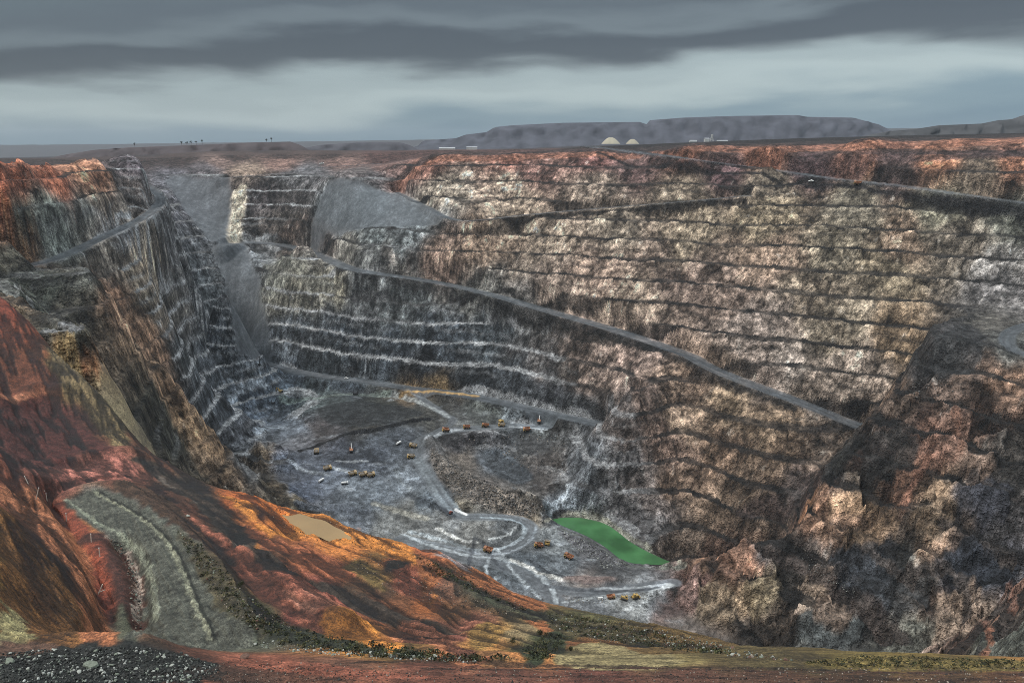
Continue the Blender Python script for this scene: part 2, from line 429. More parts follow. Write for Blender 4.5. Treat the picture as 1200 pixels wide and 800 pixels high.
# near ground
Z = Z + FG * (np.minimum(.8, .0045 * YY) * fbm(XX, YY, 22, 3, 101) + .30 * ridged(XX, YY, 6, 3, 103) * sstep(50, 110, YY) + .08 * fbm(XX, YY, 1.6, 3, 105))

# ------------------------------------------------------------------ roads cut into the slopes
ROADM = np.zeros(Z.shape, f4); ROADID = np.zeros(Z.shape, np.int8); ALONG = np.zeros(Z.shape, f4); RD = np.full(Z.shape, 99, f4)
def world3(uvz): 
    out = []
    for u, v, z in uvz:
        t = float(tdep(v)); y = -z / t
        out.append((float(sdir(u, v)) * y, y, z))
    return out
def cut_road(path, half, idn, shoulder=9.0, bermh=2.2):
    sl, d, zr, side, al = band(path, half + 30)
    m = 1 - sstep(half, half + shoulder, d)
    Z[sl] = Z[sl] * (1 - m) + zr * m
    if bermh:
        Z[sl] += bermh * np.exp(-((d - half + 1.5) / 1.6) ** 2)
    d = d + 1.3 * fbm(XX[sl], YY[sl], 9, 3, 95, .6) * (half / 13)
    on = (d < half)
    ROADM[sl] = np.maximum(ROADM[sl], m)
    ROADID[sl] = np.where(on & (ROADID[sl] == 0), idn, ROADID[sl]); ALONG[sl] = np.where(on, al, ALONG[sl])
    RD[sl] = np.where(on, d / half, RD[sl])
cut_road(smooth_path(world3(RAMP)), 14.5, 1)
cut_road(smooth_path(world3(TOP_RAMP)), 19, 2, 9, 4.5)
cut_road(smooth_path(world3(MID_RAMP)), 7.0, 3, 7, 1.2)
cut_road(smooth_path(world3(WEST_ROAD)), 9.5, 4)
cut_road(smooth_path(world3(FLOOR_ROAD)), 13.0, 5)
cut_road(smooth_path(world3(FAR_ROAD)), 10.0, 6, 10, 1)
def upath(uv, Zg=None, off=0.0):
    Zg = Z if Zg is None else Zg
    w = [hit_on(Zg, u, v) for u, v in uv]
    return smooth_path([(p.x, p.y, p.z + off) for p in w], 5)
# bend of road on top of the spur
cut_road(upath([(1260, 372), (1200, 383), (1180, 396), (1190, 412), (1230, 424), (1280, 430)], Z0), 8.5, 7, 10, 1.6)
# tracks on the pit floor
FLOOR_TRACKS = [([(470, 632), (510, 640), (550, 648), (590, 646), (617, 632), (622, 618), (605, 608), (570, 606), (535, 603), (515, 580), (498, 552), (488, 535), (495, 515), (530, 505), (580, 500), (640, 500)], 10),
                ([(500, 642), (545, 655), (590, 664), (630, 682), (652, 706)], 10), ([(790, 683), (740, 690), (690, 694), (640, 690)], 9), ([(480, 456), (498, 470), (520, 485), (530, 495), (495, 515)], 7)]
for uv, hw in FLOOR_TRACKS:
    cut_road(upath(uv, Z0), hw, 8, 10, .8)
# near ramp
NEAR_RAMP = [(112, 581, -64), (150, 618, -64), (192, 668, -63), (212, 712, -58), (222, 752, -51)]
nr = []
for u, v, _ in NEAR_RAMP:
    p = hit_on(Z0, u, v); nr.append((p.x, p.y, p.z))
cut_road(smooth_path(nr), 7.2, 9, 3.0, .55)

# hand-placed ridges (+) and gullies (-) : path, half width m, height m
FEATS = [([(140, 625), (158, 650), (163, 690), (158, 735)], 1.6, -2.6), ([(290, 655), (330, 688), (370, 712), (400, 735)], 3.5, 2.6),
         ([(270, 628), (330, 668), (400, 700), (470, 728), (520, 738), (540, 722)], 2.2, -1.3), ([(262, 632), (330, 676), (390, 705)], 1.5, 1.0),
         ([(640, 714), (700, 724), (780, 740), (870, 762), (930, 776)], 2.0, .45), ([(0, 756), (60, 757), (120, 757), (170, 760)], 2.2, .9),
         ([(40, 588), (80, 628), (110, 668), (112, 700), (120, 735)], 2.5, -1.4), ([(230, 560), (300, 590), (380, 608), (450, 628), (520, 660)], 3.0, 1.0),
         ([(500, 690), (505, 678), (520, 676), (535, 684), (538, 700), (525, 710)], .9, -.6), ([(250, 735), (330, 752), (420, 762), (520, 770), (640, 775)], 2.0, .8),
         ([(0, 470), (40, 462), (75, 458)], 3, 2.0), ([(60, 545), (110, 535), (160, 532)], 3.0, 1.6), ([(460, 672), (500, 668), (540, 690), (575, 715), (600, 722)], 1.8, 1.2),
         ([(340, 530), (380, 520), (420, 506), (460, 498), (500, 489)], 7, 3.0), ([(505, 520), (520, 548), (560, 572), (610, 592), (640, 600)], 11, 11.0),
         ([(268, 516), (290, 522), (305, 532), (306, 562)], 3, 5.0), ([(640, 676), (690, 679), (725, 678)], 6, 3.5), ([(655, 622), (690, 640), (725, 662)], 11, 6.0),
         ([(390, 545), (430, 552)], 5, 1.5), ([(480, 460), (520, 458), (560, 463)], 7, 3.0)]
feat_m = []
for uv, hw, h in FEATS:
    pth = upath(uv, Z0)
    sl, d, zr, side, al = band(pth, hw * 3)
    Z[sl] += h * np.exp(-(d / hw) ** 2) * (1 + .35 * noise(XX[sl] / (hw * 2), YY[sl] / (hw * 2), 5))
    feat_m.append((sl, np.exp(-(d / (hw * 1.3)) ** 2)))
# pool and puddle basins
PW = [(p[0], p[1]) for p in smooth_path(world3([(u, v, POOL_Z) for u, v in POOL + POOL[:1]]), 4)][:-1]
PUD = [(328, 602), (340, 604), (352, 602), (367, 607), (380, 610), (390, 616), (404, 623), (412, 632), (398, 631), (386, 634), (372, 628), (362, 629), (352, 620), (343, 617), (338, 610)]
pc = hit_on(Z0, 370, 618); PUD_Z = pc.z
def at_level(u, v, z):
    t = float(tdep(v)); y = -z / t
    return (float(sdir(u, v)) * y, y, z)
PUDW = [(p[0], p[1]) for p in smooth_path([at_level(u, v, PUD_Z) for u, v in PUD + PUD[:1]], 4)][:-1]
WATERM = np.zeros(Z.shape, f4)
def basin(poly, zw, reach, depth):
    xs = [p[0] for p in poly]; yv = [p[1] for p in poly]
    i0, i1 = np.searchsorted(Y, [min(yv) - reach, max(yv) + reach])
    x = XX[i0:i1]; y = YY[i0:i1]
    ins = inside(poly, x, y)
    sl, d, _, _, _ = band([(p[0], p[1], 0) for p in poly + poly[:1]], reach)
    dd = np.full(x.shape, 1e3, f4)
    dd[:, sl[1]] = d[:x.shape[0]] if d.shape[0] == x.shape[0] else 1e3
    zt = Z[i0:i1]
    low = zw - depth * (1 - np.exp(-dd / reach * 3)) - .05
    rim = zw + .05 + dd * .12
    m = np.exp(-(dd / (reach * .45)) ** 2)
    Z[i0:i1] = np.where(ins, low, np.where(dd < reach, np.maximum(zt * (1 - m * .0), np.minimum(zt, zt)) * (1 - m) + np.maximum(rim, np.minimum(zt, rim + dd * .6)) * m, zt))
basin(PW, POOL_Z, 14, 3.0)
basin(PUDW, PUD_Z, 4.0, .5)

# ------------------------------------------------------------------ rock and soil colours (geology, as sRGB of the dry material)
CP = [  # u, v, r, g, b
 (600,186,128,88,76),(700,184,112,78,72),(500,190,122,86,74),(450,196,110,85,78),(800,180,122,84,70),(900,178,140,94,70),(1000,180,148,98,70),(1100,178,152,104,76),(1190,178,140,95,72),
 (850,198,86,66,66),(950,196,80,62,64),(1050,196,84,68,64),(1150,200,92,80,68),(740,194,100,78,74),(620,200,112,84,76),
 (600,215,142,124,108),(700,220,132,116,102),(520,225,136,124,110),(800,224,124,110,94),(900,215,110,98,84),(1000,235,108,100,86),(1100,240,96,92,78),(1190,260,92,92,82),
 (600,245,134,118,102),(560,280,138,116,98),(640,290,136,120,104),(720,270,118,106,92),(760,300,112,96,84),(820,270,126,112,94),(900,250,122,108,88),(900,300,124,104,88),(980,290,112,102,86),
 (1060,280,112,94,78),(1120,300,106,96,84),(1180,310,124,119,114),(1180,340,104,100,98),(1040,320,110,98,80),(950,340,122,108,92),(860,340,124,106,94),(800,330,108,92,82),(700,320,132,112,98),
 (650,340,124,108,96),(740,350,140,122,106),(880,380,130,116,106),(980,380,118,106,90),(1060,390,112,94,74),(1000,430,128,114,102),(930,430,134,122,112),(900,440,116,102,92),(960,460,122,108,96),
 (1090,400,66,62,60),(1120,390,70,68,68),(1160,380,84,80,74),(1180,400,82,82,78),(1100,420,60,58,58),(1050,470,92,74,60),
 (440,290,92,98,98),(480,285,84,88,88),(400,300,110,106,98),(380,290,108,96,88),(470,305,104,98,92),(520,300,130,108,94),(430,305,92,92,90),
 (310,230,78,70,70),(340,230,74,68,66),(330,255,82,74,68),(340,275,92,76,66),(300,275,84,78,74),(340,210,82,80,80),(420,200,96,88,86),(440,208,92,86,86),
 (330,190,118,92,82),(260,188,112,92,84),(290,200,122,104,90),(240,200,90,84,86),(400,188,112,88,80),(360,200,94,92,94),(160,190,92,84,88),
 (230,240,90,88,94),(250,270,86,88,92),(210,215,92,90,96),(285,330,106,110,114),(290,400,104,106,108),(270,300,104,108,112),(430,240,112,122,126),(390,250,108,118,122),(490,254,114,120,122),
 (330,320,108,108,98),(370,330,118,112,96),(340,345,104,100,88),(420,340,92,94,94),(480,350,94,98,98),(560,350,110,108,102),(600,360,112,108,104),
 (340,380,74,80,86),(400,390,62,68,74),(450,410,60,66,72),(520,400,64,70,76),(580,400,70,76,80),(640,410,84,80,78),(600,440,60,64,68),(660,440,88,80,74),(500,440,50,55,60),(400,430,60,66,70),(560,450,48,52,56),
 (690,400,120,104,94),(740,420,124,106,96),(700,440,116,100,90),(760,460,118,100,90),(800,450,122,102,86),(720,480,92,84,80),(680,490,70,72,74),(640,475,62,64,68),
 (850,470,122,104,84),(900,500,114,96,78),(820,490,118,100,84),(780,520,112,92,80),(850,530,108,88,72),(800,560,104,86,72),(870,570,98,82,68),(920,540,104,86,70),(960,520,88,76,66),(830,600,100,84,70),(900,600,92,78,66),(760,580,92,84,80),(800,630,88,76,66),(740,600,84,82,82),(700,540,84,88,92),(690,570,92,96,100),(720,550,80,78,78),(640,550,88,82,78),(620,530,80,80,80),(660,600,92,98,104),
 (10,205,150,88,62),(60,210,142,84,60),(110,210,150,104,78),(120,235,128,112,96),(60,240,92,96,88),(20,250,92,98,86),(100,250,92,94,88),(60,275,86,92,86),(150,245,110,100,90),(160,225,92,84,80),(0,222,140,78,54),
 (10,270,156,98,52),(30,285,104,72,42),(20,300,72,68,56),(60,330,62,66,58),(30,350,66,68,58),(100,320,70,70,62),(100,360,66,62,52),(80,390,70,68,58),(40,330,58,62,54),(130,305,120,110,98),
 (150,275,84,84,86),(175,280,118,108,94),(172,310,140,122,98),(200,280,74,74,76),(210,320,84,82,80),(240,330,82,86,88),(235,370,72,76,80),(200,350,92,86,78),(255,400,74,80,86),(270,410,66,72,78),(215,410,68,72,74),(175,350,110,98,82),
 (135,350,128,92,66),(150,380,140,104,76),(170,400,132,98,70),(120,400,92,76,58),(180,430,120,94,68),(200,450,142,108,76),(160,440,84,72,56),(230,490,136,106,72),(250,520,124,96,66),(190,480,64,62,50),(200,510,58,58,50),(220,530,64,62,52),(170,490,66,62,50),(260,545,112,90,68),(150,410,110,86,62),
 (240,455,70,76,82),(265,470,62,68,74),(285,500,84,86,92),(285,545,86,86,86),(320,570,92,80,62),(340,585,80,72,58),(310,540,100,84,64),
 (330,455,70,80,90),(400,455,64,72,80),(300,475,82,92,104),(330,500,100,110,122),(290,515,92,96,102),(380,470,76,86,86),(420,480,66,70,68),(450,480,70,72,64),(400,490,58,58,62),(380,505,86,80,80),(340,520,104,104,110),(430,498,70,66,60),
 (450,515,78,86,96),(400,530,68,74,86),(350,545,84,92,106),(440,535,72,80,92),(390,565,92,102,116),(350,575,82,92,110),(430,575,98,108,118),(400,600,92,100,110),(470,560,110,120,130),(520,560,92,102,110),(500,590,82,92,100),(450,620,106,108,106),(480,600,104,104,100),(540,540,104,94,84),(560,570,112,102,94),(600,585,104,98,92),(530,550,100,90,80),(590,540,96,106,116),(575,520,72,72,74),(540,515,66,64,66),
 (540,490,92,94,92),(600,490,82,88,92),(500,480,78,78,72),(560,480,84,88,84),(520,470,70,72,72),(520,460,124,102,70),(490,462,118,96,66),(640,500,98,102,102),
 (560,625,112,112,108),(540,612,120,124,126),(600,625,92,96,98),(640,630,110,116,118),(620,660,88,98,106),(580,680,96,106,116),(660,660,92,100,106),(690,679,122,108,98),(690,650,92,92,94),(720,655,84,86,88),(700,690,92,98,104),(760,695,112,116,120),(740,705,120,122,120),(700,710,108,112,116),(540,600,120,112,96),(520,580,74,80,86),(620,600,110,100,86),
 (0,360,132,58,40),(20,390,136,66,42),(50,420,126,72,42),(0,430,120,62,40),(70,440,110,70,38),(30,455,116,62,46),(0,500,84,42,40),(60,500,92,46,44),(90,490,86,48,42),(100,520,96,54,46),(30,530,88,48,42),
 (95,430,136,92,60),(120,450,122,106,78),(145,480,118,106,80),(165,510,110,100,78),(110,470,124,92,56),(130,505,112,70,50),(180,535,104,62,46),
 (110,555,162,92,82),(60,560,132,74,66),(140,545,158,94,82),(150,565,112,64,52),(0,555,128,66,46),(20,590,152,84,62),(60,600,160,96,62),(90,625,172,104,58),(100,650,172,96,58),(105,670,152,78,60),(80,600,132,66,48),(120,640,134,58,40),(128,690,124,60,42),(138,715,150,80,40),(140,735,96,86,70),(105,735,150,86,54),(120,720,150,80,54),(110,745,140,84,54),
 (20,640,92,60,26),(40,680,84,54,26),(60,650,74,44,24),(10,690,128,92,40),(0,720,122,120,80),(40,720,104,68,30),(70,710,100,56,32),(80,740,130,78,36),(0,610,112,74,34),(60,620,104,58,30),
 (140,650,90,46,40),(150,690,84,48,42),(165,690,90,62,54),(125,590,90,92,82),
 (200,640,100,104,90),(170,610,98,104,92),(220,700,100,104,88),(230,740,112,112,92),(290,745,100,104,84),(260,750,108,106,84),(130,590,98,102,90),
 (200,585,84,52,42),(240,620,78,50,40),(180,575,92,54,42),(220,600,96,54,40),(270,640,70,58,42),(300,600,92,54,36),(240,580,80,56,44),(215,570,72,58,48),(290,625,88,60,48),(330,640,92,62,48),
 (265,690,104,90,56),(280,700,72,70,42),(310,715,66,70,44),(340,740,60,66,46),(300,740,56,58,44),(400,748,62,66,46),(260,665,80,66,44),(450,758,58,62,44),
 (300,660,156,84,66),(330,685,166,92,76),(360,700,174,106,90),(350,720,160,84,72),(380,690,138,72,62),(400,725,198,122,40),(420,740,206,130,34),(440,755,204,128,34),(390,745,206,120,42),(460,750,196,116,42),(410,700,156,76,70),(430,715,120,66,48),
 (280,585,186,92,28),(320,595,206,108,26),(310,615,198,110,36),(350,600,212,116,28),(430,625,214,120,30),(400,645,204,118,44),(360,650,190,104,62),(400,668,172,96,64),(460,645,202,104,32),(470,655,172,82,38),(340,640,150,84,48),(440,670,140,100,52),(450,650,120,84,40),
 (490,670,170,92,70),(480,690,158,84,66),(520,690,128,86,70),(500,710,160,88,40),(470,705,120,72,46),(530,715,110,72,46),(450,690,96,66,50),(420,690,92,62,44),(510,735,98,60,54),(540,745,124,70,60),(480,735,150,88,52),(470,745,118,70,50),(560,750,176,116,66),(550,730,160,96,80),
 (580,735,170,124,70),(570,755,176,120,60),(600,740,150,128,88),(615,735,140,118,82),(580,765,150,100,60),(610,765,190,120,62),(540,660,190,102,52),(500,645,178,92,50),(575,685,164,98,56),(610,700,150,94,58),(540,672,80,80,66),(560,690,66,70,54),(580,705,70,74,54),(600,712,78,72,50),
 (630,720,92,80,44),(660,735,84,84,48),(640,745,80,84,48),(620,760,74,78,46),(680,730,90,86,50),(720,738,104,86,48),(680,755,140,84,48),(700,768,152,138,88),(740,772,148,132,82),(660,765,128,112,66),(780,775,136,118,68),
 (760,745,110,84,46),(800,752,112,86,50),(850,765,100,84,46),(900,775,92,78,44),(960,778,84,70,42),(1000,775,116,98,44),(1060,775,128,104,44),(1120,775,112,90,46),(1180,776,150,104,48),
 (20,762,100,72,62),(60,775,40,42,38),(120,775,38,42,38),(20,785,44,48,42),(180,775,52,46,40),(20,797,60,56,48),(120,797,50,46,42),(230,780,96,56,46),(210,795,124,66,46),(300,778,152,84,66),(280,795,110,70,58),(380,790,150,86,66),(400,778,112,72,58),(500,785,128,74,60),(600,788,112,66,56),(700,790,110,62,54),(800,790,106,66,56),(900,792,92,60,48),(1000,792,86,58,42),(1100,790,92,64,44),(1190,792,104,68,46),
 (870,660,142,98,70),(850,650,84,66,56),(840,690,118,90,64),(800,700,116,82,72),(860,710,132,108,78),(820,730,128,108,92),(900,690,110,96,70),(930,680,72,66,60),(900,640,72,66,64),(940,650,76,66,60),(980,660,90,74,64),(960,690,104,86,68),(880,740,84,72,62),(920,730,96,80,66),(960,740,84,86,82),(1010,720,76,74,70),(960,590,140,98,68),(950,575,84,66,60),(930,580,84,74,70),(1000,600,120,92,62),(990,620,110,82,60),(1020,640,60,66,76),(1060,650,72,74,70),(1080,680,110,96,80),(1100,700,116,92,76),
 (1130,720,110,92,76),(1160,720,124,88,68),(1190,690,112,80,64),(1150,670,64,68,80),(1130,660,66,70,82),(1100,640,120,92,68),(1060,620,96,80,66),(1090,610,100,86,66),(1150,590,64,66,76),(1180,600,76,72,72),(1110,580,116,92,66),(1060,570,120,82,58),(1020,560,84,72,60),(1000,530,56,56,52),(980,560,54,54,54),(1030,530,96,70,56),(1080,530,118,80,60),(1100,500,122,86,66),(1150,500,116,86,68),(1180,460,120,92,72),(1130,450,96,78,66),(1180,520,92,84,76),(1150,550,104,82,66),(1060,500,104,80,66),(1190,560,92,86,80),(1190,740,80,82,74),(1100,750,92,86,74),(1050,760,84,84,74),
]
def lin(c):
    c = np.asarray(c, float) / 255.
    return np.where(c <= .04045, c / 12.92, ((c + .055) / 1.055) ** 2.4)
ck, cc = [], []
for u, v, r, g_, b_ in CP:
    p = hit_on(Z, u, v)
    ck.append((p.x / p.y, math.log(p.y), -p.z / p.y)); cc.append(lin((r, g_, b_)))
for s in np.linspace(-.9, .9, 13):
    c = lin((60, 52, 54)) if s < 0 else lin((52, 45, 44))
    for y in (2100, 2600, 3500, 5000, 9000):
        ck.append((s, math.log(y), .0)); cc.append(c)
for u in range(-150, 1400, 60):
    c = lin((70, 56, 52)) if u < 450 else (lin((84, 60, 55)) if u < 690 else lin((50, 42, 41)))
    v = np.interp(u, [-150, 130, 200, 450, 600, 700, 800, 1000, 1200, 1400], [190, 190, 182, 179, 175, 170, 168, 164.5, 161, 160])
    for y in ((1500, 1700, 1900) if u > 690 else (1900, 2100) if u > 200 else (1300, 1600, 1900)):
        ck.append((float(sdir(u, v)), math.log(y), float(tdep(v)))); cc.append(c)
ck = np.array(ck, f4); cc = np.array(cc, f4)
wS = SS + (.012 * fbm(XX, YY, 34, 3, 201) * (34 / np.maximum(YY, 1)) ** 0 * np.minimum(1, 40 / YY * 3)).astype(f4)
i_st, j_st = 2, 2
def idw(s, q, t):
    out = np.empty((len(s), 3), f4)
    for i in range(0, len(s), 8000):
        a = s[i:i + 8000, None]; b_ = q[i:i + 8000, None]; c_ = t[i:i + 8000, None]
        d2 = ((a - ck[None, :, 0]) * 1.0) ** 2 + ((b_ - ck[None, :, 1]) * .42) ** 2 + ((c_ - ck[None, :, 2]) * 1.0) ** 2 + f4(6e-5)
        w = 1.0 / (d2 * d2 * np.sqrt(d2))
        w /= w.sum(1, keepdims=True)
        out[i:i + 8000] = w @ cc
    return out
jit = 48.0 / 900.0
qs = np.log(YY[::3, ::3]); tt = (-Z / YY)[::3, ::3]; ssub = SS[::3, ::3]
n1 = fbm(XX[::3, ::3] / YY[::3, ::3] * 900, tt * 900, 70, 5, 211, .65); n2 = fbm(XX[::3, ::3] / YY[::3, ::3] * 900 + 400, tt * 900, 70, 5, 223, .65)
fgs = 1 - .55 * FG[::3, ::3]; fgs = fgs * (.12 + .88 * sstep(.03, .12, tt)); n1 = n1 * fgs; n2 = n2 * fgs
Cs = idw((ssub + n1 * jit).ravel().astype(f4), (qs + n2 * jit).ravel().astype(f4), (tt + n2 * jit).ravel().astype(f4)).reshape(ssub.shape + (3,))
def up3(a, shape):
    fi = np.minimum(np.arange(shape[0]) / 3.0, a.shape[0] - 1.001); fj = np.minimum(np.arange(shape[1]) / 3.0, a.shape[1] - 1.001)
    i0 = fi.astype(int); j0 = fj.astype(int)
    A = (fi - i0).astype(f4)[:, None, None]; B = (fj - j0).astype(f4)[None, :, None]
    i1 = np.minimum(i0 + 1, a.shape[0] - 1); j1 = np.minimum(j0 + 1, a.shape[1] - 1)
    r = a[i0] * (1 - A) + a[i1] * A
    return r[:, j0] * (1 - B) + r[:, j1] * B
C3 = up3(Cs, Z.shape).astype(f4)

# mineral variation on the faces: patches, vertical water stains, pale broken rock; crevice shade painted into the cracks
lum = C3.mean(-1)
warm = np.clip((C3[..., 0] - C3[..., 2]) / (lum + 1e-4), 0, 1.5)
patch = fbm(wx, wy, 26, 4, 301, .65) + .7 * fbm(XX / 1.0, Z * 2.2 + YY * .25, 13, 3, 307, .6)
streak = fbm(XX * 1.0 + YY * .55, Z * .16 + YY * .05, 6.5, 3, 311, .6)
strata = fbm(XX * .12 + YY * .05, Z, 7.0, 3, 317, .6)
amp = (WALL * (1 - SCRB))
mult = 1 + amp * (.95 * patch + .34 * streak + .40 * strata)
mult = mult + FG * (.26 * fbm(XX, YY, 9, 4, 331, .65) + .10 * fbm(XX, YY, 1.2, 3, 335, .6))
flm = np.clip(FLOOR, 0, 1)
sw = fbm(wx + 14 * fbm(XX, YY, 90, 2, 351), wy, 42, 4, 341, .6)
mult = mult + flm * (.55 * sw + .35 * fbm(XX, YY, 9, 3, 345))
mult = mult * (1 - .68 * np.clip(CRK, 0, 1) * amp) * (1 + amp * .5 * (vid - .5) + amp * .4 * (wid - .5))  # cracks darkened in the colour to stand in for crevice shade
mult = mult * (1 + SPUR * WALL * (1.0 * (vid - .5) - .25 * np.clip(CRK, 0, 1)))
mult = np.clip(mult, .12, 2.6)
# crushed rock lying on the berms: dark brown on the tan walls, paler grey on the dark blue rock
dark = sstep(.16, .10, lum) if False else (1 - sstep(.085, .13, lum)) * (1 - sstep(.25, .55, warm))
dark = np.maximum(dark, (XX < -300) * (YY < 1420) * (YY > 930) * (Z < -70) * (1 - sstep(.5, 1.0, warm))) * (1 - .75 * SPUR) * (1 - .9 * sstep(110, 200, XX))
bcol = np.stack([.026 + .16 * dark, .023 + .165 * dark, .021 + .17 * dark], -1)
bm = (BERM * keep * 1.05 * (.85 + .4 * noise(XX / 23, YY / 23, 9))).clip(0, 1)
bm = bm * (1 - .65 * ((XX < -230) & (YY < 930)))
bm = np.maximum(bm, .62 * HBERM * (.6 + .6 * noise(XX / 31, YY / 31, 10)).clip(0, 1))[..., None]
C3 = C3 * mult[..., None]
C3 = C3 * (1 - bm) + bcol * bm
pale = sstep(.28, .62, fbm(wx, wy, 15, 4, 361, .7)) * ONF * .55
C3 = C3 * (1 - pale[..., None]) + (np.array([.34, .31, .27], f4) * (1 - dark[..., None]) + np.array([.27, .29, .31], f4) * dark[..., None]) * pale[..., None]
scol = np.array([.088, .099, .110], f4) * .86 * (1 + .3 * fbm(XX * 1.0, YY * .10, 9, 4, 391, .65) + .3 * fbm(XX, YY, 60, 4, 393, .65))[..., None]
C3 = C3 * (1 - SCRB[..., None] * .85) + scol * SCRB[..., None] * .85
# roads: graded grey gravel with wheel lanes
lane = .5 + .5 * np.cos(np.clip(RD, 0, 1) * math.pi * 3.0)
rc = (1 + .25 * (ROADID == 2) + .55 * (ROADID == 8))[..., None] * np.array([.058, .066, .074], f4) * (1 + .22 * lane + .30 * fbm(ALONG, RD * 8, 30, 3, 371))[..., None]
rw = ((ROADID > 0) & (ROADID < 9)).astype(f4) * np.where(RD < .9, .85, .35)
rw = blur(rw, 1)[..., None]
C3 = C3 * (1 - rw) + rc * rw
fr9 = (ROADID == 9).astype(f4)
# pale wet slicks and tyre polish on the floor
sl_ = sstep(.22, .5, fbm(wx * .6, wy, 26, 4, 381, .6)) * flm * .5
C3 = C3 * (1 - sl_[..., None]) + np.array([.20, .225, .25], f4) * sl_[..., None]

def zone(shape, col, warp=.8, wscale=5.0, width=None, amount=1.0, streak=None, var=.0, soft=2, lift=0.0, ymin=0):
    """a soil or rubble patch of its own colour: polygon, or a line with a half width in metres"""
    w = [hit_on(Z, u, v, ymin) for u, v in shape]
    col = lin(col).astype(f4)
    if width is None:
        w = [(p[0], p[1]) for p in smooth_path([(p.x, p.y, p.z) for p in w + w[:1]], 3)][:-1]
        yv = [p[1] for p in w]
        i0, i1 = np.searchsorted(Y, [min(yv) - 3 * warp, max(yv) + 3 * warp]); sl = (slice(i0, i1), slice(0, NS))
    else:
        sl, d, _, _, al = band(smooth_path([(p.x, p.y, p.z) for p in w], 4), width * 2.5 + warp)
    x = XX[sl]; y = YY[sl]
    nx = fbm(x, y, wscale, 4, 411, .6) * warp * 1.6; ny = fbm(x + 50, y, wscale, 4, 421, .6) * warp * 1.6
    if width is None:
        m = blur(inside(w, x + nx, y + ny).astype(f4), soft)
    else:
        m = 1 - sstep(width * .55, width * 1.15, d + nx)
    k = np.ones(x.shape, f4)
    if streak:
        ang, thin, lng, a = streak
        ca, sa = math.cos(ang), math.sin(ang)
        p = x * ca + y * sa; q = -x * sa + y * ca
        sn = fbm(q / thin, p / lng, 1.0, 3, 431, .6)
        k = k + a * sn
    if var: k = k + var * fbm(x, y, wscale * .5, 4, 441, .65)
    if streak: Z[sl] += m * sn * min(.55, streak[1] * .9)
    if var: Z[sl] += m * var * .22 * fbm(x, y, wscale * .35, 3, 451, .6) * (FG[sl] > .5)
    if lift: Z[sl] += m * lift
    k = np.clip(k, .25, 2.2)
    m = (m * amount)[..., None]
    C3[sl] = C3[sl] * (1 - m) + (col * k[..., None]) * m
# left: streaked brown slope, pink red bank cut by rills, red channel, dark bank
zone([(0, 592), (30, 615), (60, 650), (85, 690), (100, 738), (100, 756), (0, 750)], (104, 66, 30), 1.2, 6, streak=(-.6, .28, 5, 1.5), var=.4)
zone([(0, 690), (30, 730), (40, 752), (0, 750)], (134, 128, 84), 1.2, 5, streak=(-.6, .3, 5, .9), amount=.8)
zone([(20, 640), (60, 690), (70, 730), (50, 720), (30, 690)], (74, 44, 24), 1.2, 5, streak=(-.6, .3, 5, .9), amount=.8)
zone([(0, 566), (35, 568), (60, 600), (90, 640), (114, 660), (118, 690), (106, 716), (94, 704), (84, 668), (58, 640), (28, 608), (0, 590)], (164, 98, 66), .9, 4, streak=(.25, .35, 6, 1.0), var=.3)
zone([(95, 712), (118, 706), (132, 735), (138, 752), (98, 752)], (150, 88, 56), .7, 3, streak=(.3, .3, 4, .9), var=.3)
zone([(62, 592), (95, 622), (116, 645), (122, 680), (128, 705), (138, 722)], (136, 62, 42), .5, 3, width=1.5, var=.3)
zone([(112, 628), (138, 645), (150, 668), (156, 700), (148, 728)], (80, 44, 38), .8, 3, width=3.0, var=.7)
zone([(128, 628), (148, 648), (160, 672), (162, 700), (160, 728)], (150, 132, 118), .6, 1.5, width=.55, var=1.2, amount=.9)
zone([(133, 722), (150, 722), (160, 742), (140, 742)], (88, 88, 68), .5, 2, var=.3)
# maroon bank and pink wash behind the ramp
zone([(0, 470), (30, 462), (70, 468), (110, 510), (140, 528), (90, 535), (40, 548), (0, 545)], (86, 42, 40), 2.5, 9, var=.7)
zone([(0, 462), (40, 458), (72, 456)], (178, 110, 84), .8, 6, width=1.3, var=.5)
zone([(0, 405), (50, 420), (100, 452), (85, 460), (40, 456), (0, 455)], (106, 56, 38), 3, 12, var=.5)
zone([(62, 400), (100, 440), (140, 490), (172, 522), (150, 520), (100, 470), (60, 430)], (120, 100, 66), 2, 10, streak=(-1.1, .6, 9, .9), var=.4)
zone([(60, 552), (110, 538), (155, 540), (160, 552), (120, 562), (70, 570)], (170, 100, 92), 1.6, 6, streak=(.2, .6, 8, .9), var=.5)
zone([(70, 572), (110, 560), (150, 556)], (100, 52, 44), .8, 4, width=1.2, var=.5)
# ramp gravel
zone([(72, 588), (100, 612), (130, 630), (152, 646), (166, 672), (171, 700), (168, 730), (148, 752), (300, 752), (264, 722), (246, 690), (226, 652), (200, 622), (165, 592), (128, 574), (100, 574)], (84, 85, 74), .8, 3, streak=(-1.0, .5, 7, .5), var=.35)
zone([(78, 585), (120, 616), (160, 642), (178, 680), (184, 725)], (132, 136, 116), .4, 2, width=.45, var=.6, amount=.8)
zone([(112, 576), (165, 606), (200, 640), (222, 690), (248, 748)], (136, 136, 112), .4, 2, width=.5, var=.6, amount=.8)
zone([(118, 576), (170, 606), (206, 642), (228, 692), (252, 748)], (46, 48, 40), .3, 2, width=.28, var=.4)  # painted shadow line along the right windrow
